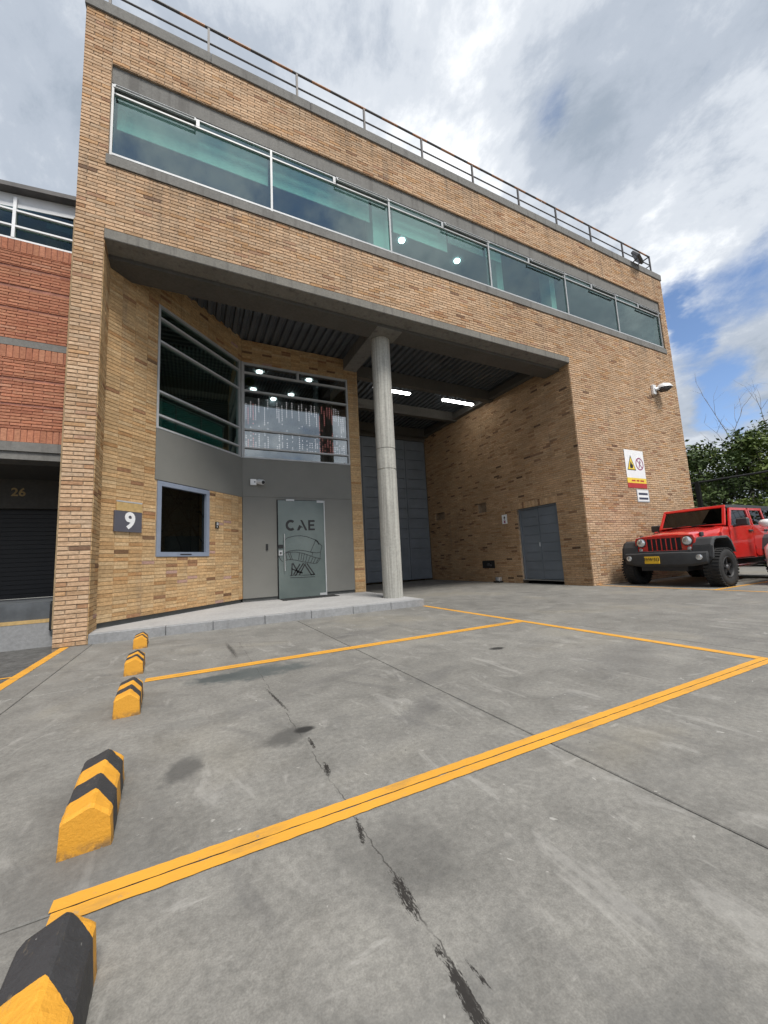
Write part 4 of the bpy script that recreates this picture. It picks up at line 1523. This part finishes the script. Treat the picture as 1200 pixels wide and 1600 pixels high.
def stripe_mat(name, w, phase):
    mt, nt, b = new_mat(name)
    oc = objc(nt)
    sp_ = N(nt, 'ShaderNodeSeparateXYZ', i0=oc)
    wob = math_n(nt, 'MULTIPLY', math_n(nt, 'SUBTRACT', noise(nt, oc, 45, 3, .6), .5), .008)
    v = math_n(nt, 'ADD', sp_.outputs[1], math_n(nt, 'MULTIPLY', math_n(nt, 'MAXIMUM', math_n(nt, 'SUBTRACT', sp_.outputs[0], AP), 0.0), 1.15))
    v = math_n(nt, 'ADD', v, wob)
    fr_ = math_n(nt, 'FRACT', math_n(nt, 'DIVIDE', math_n(nt, 'SUBTRACT', v, phase), 2*w))
    isblack = math_n(nt, 'GREATER_THAN', fr_, .5)
    isblack = math_n(nt, 'MULTIPLY', isblack, math_n(nt, 'GREATER_THAN', math_n(nt, 'ADD', sp_.outputs[1], wob), .004))
    t = noise(nt, oc, 9, 4, .6)
    yel = mixc(nt, t, (.56, .26, .020), (.72, .35, .038))
    blk = mixc(nt, t, (.020, .020, .022), (.045, .045, .047))
    cc = mixc(nt, isblack, yel, blk)
    # scuffs, chips to bare concrete and grime near the ground
    sc = noise(nt, stretch(nt, oc, (60, 16, 60)), 1.0, 5, .68)
    cc = mixc(nt, maprange(nt, sc, .60, .72, 0, .40), cc, (.22, .17, .10))
    chp = noise(nt, oc, 34, 4, .6, .6)
    cc = mixc(nt, maprange(nt, chp, .70, .73, 0, .85), cc, (.36, .35, .33))
    gr = math_n(nt, 'MULTIPLY', maprange(nt, sp_.outputs[2], .045, .0), maprange(nt, noise(nt, oc, 26, 4, .6), .35, .6))
    cc = mixc(nt, math_n(nt, 'MULTIPLY', gr, .75), cc, (.075, .07, .06))
    setc(nt, b, cc)
    b.inputs['Roughness'].default_value = .62
    h = math_n(nt, 'ADD', noise(nt, oc, 70, 4, .65), math_n(nt, 'MULTIPLY', chp, -.5))
    add_bump(nt, b, h, .5, .006)
    return mt


def wheel_stop(x, y, length, rotz, label, w, phase):
    zs, za = .116, .148
    prof_ = [(-W/2-.004, 0), (-W/2-.001, zs*.5), (-W/2+.001, zs-.006), (-W/2+.010, zs+.004), (-.035, zs+.0147), (AP-.010, za-.003), (AP, za), (AP+.010, za-.004),
             (.045, zs+.009), (W/2-.010, zs-.006), (W/2-.002, zs-.016), (W/2+.001, zs*.4), (W/2+.004, 0)]
    rnd = random.Random(int(y*100))
    mb = MB()
    n = len(prof_)
    ns = 26
    secs = []
    for q in range(ns+1):
        yy = length*q/ns
        e = min(q, ns-q)
        sec = []
        for k, (a, z) in enumerate(prof_):
            sh_ = .96 if e == 0 else 1.0
            zf = z-(.006 if (e == 0 and z > .05) else 0)
            chip = rnd.random() < .06 and z > .08
            sec.append((a*sh_+rnd.uniform(-.0009, .0009), yy+(rnd.uniform(-.002, .002) if 0 < q < ns else 0), max(0, zf+(rnd.uniform(-.0009, .0009) if z > 0 else 0)-(rnd.uniform(.001, .004) if chip else 0))))
        secs.append(sec)
    mb.loft(secs, cap=False)
    for sec, flip in ((secs[0], True), (secs[-1], False)):
        cidx = list(range(n))
        mb.add(sec, [cidx[::-1] if flip else cidx])
    me = mb.mesh('wheel_stop', [stripe_mat('striped_stop_paint', w, phase)])
    o = link('wheel_stop', me)
    o.location = (x, y, -.001)
    o.rotation_euler.z = rotz
    o['label'] = label
    o['category'] = 'wheel stop'
    o['group'] = 'striped concrete wheel stops'
    return o


wheel_stop(-.262, .765, .535, .02, 'black and yellow wheel stop nearest the camera, cut by the frame', .185, .18)
wheel_stop(-.318, 1.79, .52, .055, 'second nearest wheel stop, with a large yellow end face', .13, 0)
wheel_stop(-.374, 3.21, .50, .055, 'middle wheel stop at the near end of the far stall line', .125, 0)
wheel_stop(-.470, 4.43, .50, .055, 'second farthest wheel stop, just beyond the far stall line', .125, 0)
wheel_stop(-.56, 5.86, .48, .055, 'farthest wheel stop, next to the entrance platform kerb', .12, 0)

# ------------------------------------------------------------------ red off-road car
JX, JY = 9.95, 5.32
jp = thing('offroad_car', 'red four-door off-road car with black fenders parked beside the brick wall', 'car', None, (JX, JY, 0))


def jb(name, mb, mats, parent=jp, smooth=False):
    return build(name, mb, mats, parent, smooth)


def bev(o, w=.012):
    md = o.modifiers.new('bevel', 'BEVEL')
    md.width = w
    md.segments = 2
    md.limit_method = 'ANGLE'
    md.angle_limit = radians(35)
    return o


def sideprism(mb, poly, y0, y1, m=0):
    return mb.prism(poly, lambda a, b, d: (a, d, b), y0, y1, m)


# tub, cowl and inner bay
tub = MB()
for sgn in (-1, 1):
    sideprism(tub, [(1.16, .62), (1.30, .555), (3.05, .555), (3.18, .80), (3.35, .95), (3.72, .95), (3.90, .80), (3.98, .60), (4.28, .60), (4.28, 1.33), (1.30, 1.33), (1.16, 1.20)], sgn*.70, sgn*.765)
tub.box(1.30, 4.28, -.699, .699, .56, .75)
tub.cbox(4.20, 4.285, -.70, .70, .58, 1.34, .02)
tub.loft([[(1.18, -.70, .80), (1.18, -.70, 1.22), (1.18, -.50, 1.30), (1.18, 0, 1.325), (1.18, .50, 1.30), (1.18, .70, 1.22), (1.18, .70, .80)],
          [(1.52, -.74, .80), (1.52, -.74, 1.33), (1.52, -.55, 1.375), (1.52, 0, 1.39), (1.52, .55, 1.375), (1.52, .74, 1.33), (1.52, .74, .80)]])
bev(jb('body', tub, 'carred'), .018)
jb('engine_bay', MB().box(.28, 1.17, -.58, .58, .50, 1.02).box(.30, 4.1, -.45, .45, .36, .56).box(.12, .3, -.55, .55, .52, .80), 'black')
# hood
secs = []
for lx_, w_, z_ in ((.205, .575, 1.135), (.225, .60, 1.175), (.30, .615, 1.20), (.60, .645, 1.245), (.95, .685, 1.29), (1.25, .72, 1.325), (1.49, .745, 1.355)):
    zl_ = 1.125 if lx_ < .28 else 1.00
    secs.append([(lx_, -w_, min(zl_, z_-.08)), (lx_, -w_-.004, z_-.075), (lx_, -w_+.02, z_-.028), (lx_, -w_+.09, z_), (lx_, -.36, z_+.010), (lx_, -.28, z_+.030), (lx_, 0, z_+.040),
                 (lx_, .28, z_+.030), (lx_, .36, z_+.010), (lx_, w_-.09, z_), (lx_, w_-.02, z_-.028), (lx_, w_+.004, z_-.075), (lx_, w_, min(zl_, z_-.08))])
hood = jb('hood', MB().loft(secs), 'carred', smooth=True)
for sgn in (-1, 1):
    jb('hood_latch', MB().cbox(.44, .56, sgn*.655-.022, sgn*.655+.022, 1.13, 1.225, .01), 'plastic', hood)
jb('hood_vent', MB().box(.75, .80, -.1, .1, 1.296, 1.303), 'plastic', hood)
# grille: seven real slots
gp = MB()
for sgn in (-1, 1):
    gp.prism([(sgn*.375, .80), (sgn*.64, .80), (sgn*.655, 1.10), (sgn*.62, 1.175), (sgn*.375, 1.19)] if sgn > 0 else [(-.375, .80), (-.375, 1.19), (-.62, 1.175), (-.655, 1.10), (-.64, .80)],
             lambda a, b, d: (d, a, b), .175, .24)
gp.box(.175, .24, -.3745, .3745, 1.125, 1.19)
gp.box(.175, .24, -.3745, .3745, .80, .838)
for k in range(6):
    y_ = -.265+k*.106
    gp.box(.176, .199, y_-.0115, y_+.0115, .8385, 1.1245)
grille = bev(jb('grille', gp, 'carred'), .006)
jb('cowl_vent', MB().box(1.30, 1.46, -.55, .55, 1.385, 1.392), 'plastic')
jb('grille_backing', MB().box(.1995, .2035, -.374, .374, .8385, 1.1245), 'black', grille)
for sgn in (-1, 1):
    c_ = (.175, sgn*.505, 1.04)
    hl = jb('headlight', MB().lathe([(.112, -.0), (.112, .018), (.098, .022)], c_, (-1, 0, 0), 28), 'plastic', smooth=True)
    jb('headlight_lens', MB().lathe([(.097, .0225), (.085, .034), (.05, .044), (.012, .048)], c_, (-1, 0, 0), 28), 'lens', hl, smooth=True)
    jb('headlight_bulb', MB().lathe([(.02, .0485), (.018, .056)], c_, (-1, 0, 0), 14), 'chrome', hl)
    jb('turn_signal', MB().lathe([(.042, .0), (.042, .012), (.03, .016)], (.175, sgn*.53, .865), (-1, 0, 0), 18), 'lens', smooth=True)
# bumper
bpm = MB()
secs = []
for y_, x0, zb_, zt_ in ((-.925, .13, .60, .78), (-.88, .05, .52, .79), (-.62, .0, .47, .79), (-.40, -.01, .46, .80), (.40, -.01, .46, .80), (.62, .0, .47, .79), (.88, .05, .52, .79), (.925, .13, .60, .78)):
    secs.append([(.24, y_, zb_+.02), (x0+.05, y_, zb_), (x0+.005, y_, zb_+.05), (x0, y_, .66), (x0+.02, y_, zt_-.03), (x0+.06, y_, zt_), (.24, y_, zt_)])
bumper = jb('front_bumper', MB().loft(secs), 'plastic', smooth=True)
jb('bumper_top', MB().cbox(.06, .17, -.60, .60, .801, .83, .008), 'plastic', bumper)
for sgn in (-1, 1):
    jb('fog_lamp', MB().lathe([(.062, .0), (.062, .02), (.04, .028)], (.032, sgn*.76, .665), (-1, 0, 0), 18), 'lens', bumper, smooth=True)
plate = jb('licence_plate', MB().cbox(-.045, -.030, .02, .36, .535, .705, .004), 'plate_yellow', jp)
FPl = frame((-.045, 0, 0), (0, -1, 0), (-1, 0, 0))
text_obj('plate_text', 'IWW·513', .105, FPl, -.19, .632, .002, 'black', plate, .001, .80)
jb('skid_plate', MB().box(.05, .5, -.5, .5, .36, .50), 'black')
# fenders, wheels
arch = [(-.46, -.16), (-.42, .10), (-.33, .245), (-.22, .285), (.32, .295), (.46, .20), (.60, -.08)]
inn = [(-.40, -.16), (-.37, .08), (-.295, .195), (-.20, .232), (.30, .24), (.41, .16), (.54, -.08)]
for ax_x, back in ((.56, 0), (3.53, 1)):
    for sgn in (-1, 1):
        fm = MB()
        A = [(ax_x+(a if not back else -a*.9), .82+b) for a, b in arch]
        B = [(ax_x+(a if not back else -a*.9), .82+b) for a, b in inn]
        for k in range(len(A)-1):
            sideprism(fm, [A[k], A[k+1], B[k+1], B[k]], sgn*.60, sgn*.955)
        fnd = bev(jb('fender', fm, 'plastic'), .012)
        jb('fender_lip', MB().loft([[(p[0], sgn*.956, p[1]), (p[0], sgn*.985, p[1]-.02), (q[0], sgn*.985, q[1]+.006), (q[0], sgn*.956, q[1])] for p, q in zip(A, B)]), 'plastic', fnd)
        wh = bpy.data.objects.new('wheel', None)
        r_, w2 = .418, .155
        tyre = MB()
        prof_ = [(.235, -w2+.02), (.30, -w2-.005), (.37, -w2), (.405, -w2+.03), (.418, -w2+.06), (.418, w2-.06), (.405, w2-.03), (.37, w2), (.30, w2+.005), (.235, w2-.02)]
        wc = (ax_x, sgn*.90, .418)
        tyre.lathe(prof_, wc, (0, sgn, 0), 44, closed=True)
        ty = jb('wheel', tyre, 'rubber', smooth=True)
        tread = MB()
        for k in range(36):
            an = 2*pi*k/36
            for s2, off_ in ((-1, 0), (1, .5)):
                an2 = an+off_*2*pi/36
                ca, sa = cos(an2), sin(an2)
                P = []
                for rr in (.408, .432):
                    for (tt, ww) in ((-.022, .03), (.022, .03), (.030, .150), (-.014, .150)):
                        px_ = wc[0]+ca*rr-sa*tt
                        pz_ = wc[2]+sa*rr+ca*tt
                        P.append((px_, wc[1]+s2*ww, pz_))
                tread.add(P, [(0, 1, 2, 3), (4, 7, 6, 5), (0, 4, 5, 1), (1, 5, 6, 2), (2, 6, 7, 3), (3, 7, 4, 0)])
        jb('tread', tread, 'rubber', ty)
        rim = MB().lathe([(.235, .02), (.235, w2-.02), (.22, w2-.01), (.205, w2-.03), (.19, .06)], wc, (0, sgn, 0), 32)
        for k in range(5):
            an = 2*pi*k/5+.3
            ca, sa = cos(an), sin(an)
            P = []
            for yy in (.07, .115):
                for (rr, tt) in ((.05, -.035), (.05, .035), (.205, .022), (.205, -.022)):
                    P.append((wc[0]+ca*rr-sa*tt, wc[1]+sgn*yy, wc[2]+sa*rr+ca*tt))
            rim.add(P, [(0, 1, 2, 3), (4, 7, 6, 5), (0, 4, 5, 1), (1, 5, 6, 2), (2, 6, 7, 3), (3, 7, 4, 0)])
        jb('rim', rim, 'black', ty)
        jb('hub_cap', MB().lathe([(.06, .06), (.06, .12), (.04, .14)], wc, (0, sgn, 0), 16), 'steel', ty)
# windscreen
zb_, zt_ = 1.36, 1.825
xb_, xt_ = 1.50, 1.735
hb_, ht_ = .735, .685


def ws(a, b, d):   # a across (-1..1), b up (0..1)
    hw = hb_+(ht_-hb_)*b
    nx_, nz_ = -(zt_-zb_), (xt_-xb_)
    l_ = math.hypot(nx_, nz_)
    return (xb_+(xt_-xb_)*b+nx_/l_*d, -a*hw, zb_+(zt_-zb_)*b+nz_/l_*d)


wf = MB()
wf.prism([(-1, 0), (1, 0), (1, .07), (-1, .07)], ws, 0, .05)
wf.prism([(-1, .92), (1, .92), (1, 1.06), (-1, 1.06)], ws, 0, .05)
wf.prism([(-1, .0705), (-.905, .0705), (-.905, .9195), (-1, .9195)], ws, 0, .05)
wf.prism([(.905, .0705), (1, .0705), (1, .9195), (.905, .9195)], ws, 0, .05)
wsf = bev(jb('windscreen_frame', wf, 'carred'), .012)
jb('windscreen', MB().prism([(-.905, .07), (.905, .07), (.905, .92), (-.905, .92)], ws, .02, .026), 'carglass', wsf)
for a in (-.55, .05):
    jb('wiper', MB().tube([ws(a, .03, .06), ws(a+.42, .13, .05)], .008, 6), 'black', wsf)
# cabin: roof, pillars, windows
roof = MB()
secs = []
for lx_, z_ in ((1.70, 1.845), (1.76, 1.875), (2.3, 1.895), (3.2, 1.895), (4.15, 1.88), (4.22, 1.85)):
    secs.append([(lx_, -.70, 1.80), (lx_, -.69, z_-.02), (lx_, -.62, z_), (lx_, 0, z_+.012), (lx_, .62, z_), (lx_, .69, z_-.02), (lx_, .70, 1.80)])
jb('roof', MB().loft(secs), 'plastic', smooth=True)
for sgn in (-1, 1):
    def sf(a, b, d, sgn=sgn):
        yy = .765-(b-1.33)*.13 if b > 1.33 else .765
        return (a, sgn*(yy+d), b)
    for (x0, x1, zbot, rear) in ((1.52, 2.675, .58, 0), (2.69, 3.52, .58, 1)):
        dm = MB()
        low = [(x0, 1.355), (x0+.02, .70 if not rear else .60), (x0+.10, .585), (x1-.08, .585), (x1-.01, .66), (x1, 1.355)] if not rear else \
              [(x0, 1.355), (x0+.01, .64), (x0+.07, .585), (x0+.36, .585), (x0+.47, .82), (x0+.64, 1.0), (x1, 1.03), (x1, 1.355)]
        dm.prism(low, sf, .001, .022)
        d_ = bev(jb('door', dm, 'carred'), .010)
        a0, a1 = (x0+.02, x0+.26) if not rear else (x0, x0)
        fr_ = MB()
        fr_.prism([(a0+.02, 1.3555), (a0+.085, 1.3555), (a1+.085, 1.74), (a1+.02, 1.79)], sf, -.02, .018)
        fr_.prism([(x1-.07, 1.3555), (x1, 1.3555), (x1-(.0 if not rear else .05), 1.79), (x1-.07-(.0 if not rear else .05), 1.74)], sf, -.02, .018)
        fr_.prism([(a1+.086, 1.741), (x1-.071-(.0 if not rear else .05), 1.741), (x1-.02, 1.80), (a1+.03, 1.80)], sf, -.02, .017)
        jb('door_window_frame', fr_, 'carred', d_)
        jb('door_window', MB().prism([(a0+.085, 1.356), (x1-.07, 1.356), (x1-.07-(.0 if not rear else .05), 1.741), (a1+.085, 1.741)], sf, -.012, -.006), 'carglass', d_)
        jb('window_trim', MB().prism([(a0+.085, 1.3555), (x1-.07, 1.3555), (x1-.07, 1.372), (a0+.085, 1.372)], sf, .0, .024), 'chrome', d_)
        jb('door_handle', MB().cbox(x1-.24, x1-.06, sgn*.80-.018, sgn*.80+.018, 1.20, 1.245, .01), 'plastic', d_)
        jb('door_hinge', MB().box(x0-.04, x0+.05, sgn*.795-.01, sgn*.795+.01, 1.20, 1.25).box(x0-.04, x0+.05, sgn*.795-.01, sgn*.795+.01, .80, .85), 'carred', d_)
    rq = MB()
    rq.prism([(3.53, 1.334), (4.27, 1.334), (4.20, 1.80), (3.50, 1.80)], sf, -.05, -.008)
    rqp = jb('hardtop_side', rq, 'plastic')
    jb('rear_window', MB().prism([(3.60, 1.39), (4.15, 1.39), (4.11, 1.75), (3.58, 1.75)], sf, -.0075, .0), 'carglass', rqp)
    mr = jb('mirror', MB().cbox(1.70, 1.80, sgn*.96-.12, sgn*.96+.12, 1.33, 1.52, .03), 'plastic')
    jb('mirror_arm', MB().tube([(1.72, sgn*.77, 1.34), (1.74, sgn*.90, 1.36)], .03, 8), 'plastic', mr)
    jb('mirror_glass', MB().box(1.8005, 1.806, sgn*.96-.095, sgn*.96+.095, 1.355, 1.495), 'chrome', mr)
    jb('side_step', MB().tube([(1.12, sgn*.80, .46), (1.2, sgn*.86, .41), (2.9, sgn*.86, .41), (3.0, sgn*.80, .46)], .036, 10), 'chrome', smooth=True)
jb('interior', MB().box(1.9, 2.2, -.55, -.10, .75, 1.50).box(1.9, 2.2, .10, .55, .75, 1.50).box(2.8, 3.1, -.6, .6, .75, 1.45).box(1.56, 1.72, -.65, .65, 1.0, 1.36), 'black')
jb('steering_wheel', MB().lathe([(.17, 0), (.19, .015), (.17, .03)], (1.80, -.35, 1.33), (-.9, 0, .45), 20, closed=True), 'black')
jb('tailgate_spare', MB().lathe([(.20, 0), (.40, .0), (.415, .06), (.415, .2), (.38, .24), (.2, .24)], (4.30, 0, 1.0), (1, 0, 0), 32), 'rubber', smooth=True)
jb('rear_bumper', MB().cbox(4.29, 4.42, -.85, .85, .48, .70, .02), 'plastic')

# ------------------------------------------------------------------ white car at the frame edge
wc_ = thing('white_car', 'white car cut off by the right edge, only its mirror and front corner showing', 'car', None, (11.05, 3.09, 0))


def wcar(x, hw, z0, z1):
    return [(x, -hw*.92, z0), (x, -hw, z0+.15), (x, -hw, z1-.12), (x, -hw*.90, z1-.02), (x, -hw*.5, z1+.02), (x, 0, z1+.03), (x, hw*.5, z1+.02), (x, hw*.90, z1-.02), (x, hw, z1-.12), (x, hw, z0+.15), (x, hw*.92, z0)]


secs = [wcar(.0, .55, .38, .66), wcar(.04, .66, .30, .76), wcar(.15, .78, .27, .86), wcar(.36, .87, .26, .92), wcar(.8, .90, .25, .98), wcar(1.35, .91, .24, 1.04), wcar(2.4, .92, .24, 1.06), wcar(3.6, .92, .24, 1.06), wcar(4.3, .88, .30, 1.02), wcar(4.45, .75, .36, .9)]
build('body', MB().loft(secs), 'carwhite', wc_, smooth=True)


def wcab(x, hw, z1):
    return [(x, -hw, 1.0), (x, -hw*.80, z1-.05), (x, -hw*.6, z1), (x, 0, z1+.02), (x, hw*.6, z1), (x, hw*.80, z1-.05), (x, hw, 1.0)]


build('cabin', MB().loft([wcab(1.30, .84, 1.08), wcab(2.0, .86, 1.58), wcab(2.8, .86, 1.63), wcab(3.7, .84, 1.55), wcab(4.3, .80, 1.08)]), 'carglass', wc_, smooth=True)
build('roof', MB().loft([[(1.98, -.62, 1.60), (1.98, 0, 1.63), (1.98, .62, 1.60)], [(2.8, -.64, 1.65), (2.8, 0, 1.68), (2.8, .64, 1.65)], [(3.6, -.62, 1.60), (3.6, 0, 1.62), (3.6, .62, 1.60)]], cap=False), 'carwhite', wc_, smooth=True)
for sgn in (-1, 1):
    msec = []
    for tt, k in ((0, .5), (.05, .9), (.14, 1.0), (.22, .85), (.26, .4)):
        msec.append([(1.33+.09*k*cos(a), sgn*(.96+tt), 1.375+.095*k*sin(a)) for a in [2*pi*i/12 for i in range(13)]])
    mm_ = build('mirror', MB().loft(msec), 'carwhite', wc_, smooth=True)
    build('mirror_arm', MB().tube([(1.36, sgn*.84, 1.15), (1.34, sgn*1.0, 1.31)], .03, 8), 'plastic', mm_)
    build('headlight', MB().lathe([(.10, 0), (.10, .02), (.05, .05)], (.10, sgn*.60, .68), (-1, sgn*.4, 0), 18), 'lens', wc_)
    for lx_ in (.85, 3.5):
        tw = build('wheel', MB().lathe([(.2, -.1), (.29, -.11), (.325, -.08), (.325, .08), (.29, .11), (.2, .1)], (lx_, sgn*.82, .325), (0, sgn, 0), 32, closed=True), 'rubber', wc_, smooth=True)
        build('rim', MB().lathe([(.2, .02), (.2, .09), (.06, .10)], (lx_, sgn*.82, .325), (0, sgn, 0), 24), 'alu', tw)

# ------------------------------------------------------------------ fence and trees
fc = thing('boundary_fence', 'tall black mesh fence behind the parked red car', 'fence')
fx = lambda y: 19.6-(y-0)*.075
fy = [-8, -5, -2, 1.6, 4.9, 8.35, 11, 13.8, 16.6]
for y_ in fy:
    build('post', MB().box(fx(y_)-.07, fx(y_)+.07, y_-.07, y_+.07, -.05, 3.55), 'black', fc)
for y_, y2 in zip(fy, fy[1:]):
    build('rail', MB().tube([(fx(y_), y_, 3.5), (fx(y2), y2, 3.5)], .04, 8), 'black', fc)
ms = MB()
y_ = -8.0
while y_ < 16.6:
    ms.tube([(fx(y_), y_, .05), (fx(y_), y_, 3.48)], .006, 4, cap=False)
    y_ += .16
z_ = .2
while z_ < 3.4:
    ms.tube([(fx(-8), -8, z_), (fx(16.6), 16.6, z_)], .006, 4, cap=False)
    z_ += .22
build('wire_mesh', ms, 'black', fc)


def tree(x, y, h, rad, mat, label, seed, base=0.5, n=9500, leaf=.20, squash=.85):
    rnd = random.Random(seed)
    t = thing('tree', label, 'tree', 'trees behind the fence', (x, y, -.06))
    tr = MB()
    tr.tube([(0, 0, 0), (rnd.uniform(-.1, .1), rnd.uniform(-.1, .1), h*.3), (rnd.uniform(-.3, .3), rnd.uniform(-.3, .3), h*.75)], [.14, .11, .04], 8)
    clumps = []
    nc = 46
    for i in range(nc):
        an = rnd.random()*2*pi
        zz_ = rnd.random()
        rr = rad*(rnd.random()**.45)*(1-.55*abs(zz_-.42)**1.4)
        p = Vector((rr*cos(an), rr*sin(an), base+(h-base)*zz_))
        if zz_ > .85:
            p.x *= .75
            p.y *= .75
        clumps.append((p, rnd.uniform(.40, .80)*rad*.5, rnd.random()))
    for p, r_, k in clumps[:16]:
        tr.tube([(0, 0, h*.18+rnd.random()*h*.25), p*.55+Vector((0, 0, h*.12)), p], [.06, .04, .012], 6)
    build('trunk', tr, 'bark', t)
    cr_ = MB()
    cr_.cols = []
    for i in range(n):
        p, r_, k = clumps[rnd.randrange(nc)]
        d = Vector((rnd.gauss(0, 1), rnd.gauss(0, 1), rnd.gauss(0, 1)))
        d = d.normalized()*(rnd.random()**.4)
        q = p+Vector((d.x*r_, d.y*r_, d.z*r_*squash))
        if rnd.random() < .06:
            q += d*r_*.45
        a = Vector((rnd.gauss(0, 1), rnd.gauss(0, 1), rnd.gauss(0, .6))).normalized()
        b = a.cross(Vector((rnd.gauss(0, 1), rnd.gauss(0, 1), rnd.gauss(0, 1)))).normalized()
        L_ = leaf*rnd.uniform(.5, 1.25)
        w_ = L_*rnd.uniform(.35, .6)
        i0 = len(cr_.v)
        cr_.v += [tuple(q-a*L_*.5), tuple(q+b*w_*.5), tuple(q+a*L_*.5), tuple(q-b*w_*.5)]
        cr_.face([i0, i0+1, i0+2, i0+3])
        tone = min(1, max(0, .6*k+.4*rnd.random()))
        cr_.cols.append((tone, tone, tone, 1))
    build('crown', cr_, mat, t)
    return t


tree(21.4, 11.2, 5.6, 2.2, 'leaf_dark', 'dark green tree growing directly beside the building corner', 1)
tree(22.3, 10.0, 5.5, 1.9, 'leaf_mid', 'mid green tree between the dark trees behind the fence', 12)
tree(21.8, 8.7, 5.5, 2.0, 'leaf_dark', 'dark green tree below the bare branches', 2)
tree(22.6, 6.9, 5.5, 2.0, 'leaf_mid', 'yellow-green tree behind the fence right of the bare branches', 3, leaf=.22)
tree(22.4, 4.9, 6.0, 2.0, 'leaf_lime', 'bright green tree at the right edge behind the fence', 4, leaf=.22)
tree(23.2, 13.6, 6.0, 2.3, 'leaf_dark', 'dark tree mostly hidden behind the brick corner', 5)
tree(24.5, 2.8, 6.6, 2.3, 'leaf_mid', 'tree just cut by the right edge of the frame', 6)
tree(27.0, 8.0, 6.8, 2.6, 'leaf_dark', 'dark tree in the second row behind the bright tree', 7)
tree(20.7, 7.0, 2.6, 1.3, 'leaf_mid', 'low leafy bush behind the fence above the red car', 8, base=.1, n=4500)
tree(20.9, 9.2, 2.7, 1.4, 'leaf_dark', 'low dark bush behind the fence post', 9, base=.1, n=4500)
tree(20.6, 5.2, 2.8, 1.3, 'leaf_lime', 'low bright bush behind the fence near the frame edge', 10, base=.1, n=4500)

bt = thing('bare_tree', 'bare leafless tree rising above the green trees', 'tree', None, (25.45, 8.95, -.06))
bmb = MB()
rnd = random.Random(5)


def branch(p, d, L_, r_, lev):
    pts = [p]
    q = p.copy()
    dd = d.copy()
    for i in range(4):
        dd = (dd+Vector((rnd.gauss(0, .10), rnd.gauss(0, .10), rnd.gauss(.03, .07)))).normalized()
        q = q+dd*L_/4
        pts.append(q.copy())
    bmb.tube(pts, [r_*(1-.16*i) for i in range(5)], 5 if lev < 2 else 4)
    if lev < 4:
        for k in range(3 if lev < 3 else 2):
            i = rnd.choice((2, 3, 4))
            sd = Vector((rnd.gauss(0, .7), rnd.gauss(0, 1), rnd.gauss(.2, .5)))
            branch(pts[i], (dd*1.0+sd*.75).normalized(), L_*rnd.uniform(.5, .72), r_*.5, lev+1)


bmb.tube([(0, 0, 0), (0, 0, 2.2), (.05, .0, 4.6)], [.16, .13, .10], 8)
branch(Vector((.05, 0, 4.4)), Vector((-.16, .22, .95)).normalized(), 2.6, .040, 1)
branch(Vector((.05, 0, 4.4)), Vector((.18, -.30, .93)).normalized(), 2.7, .040, 1)
build('trunk', bmb, 'bark_pale', bt)
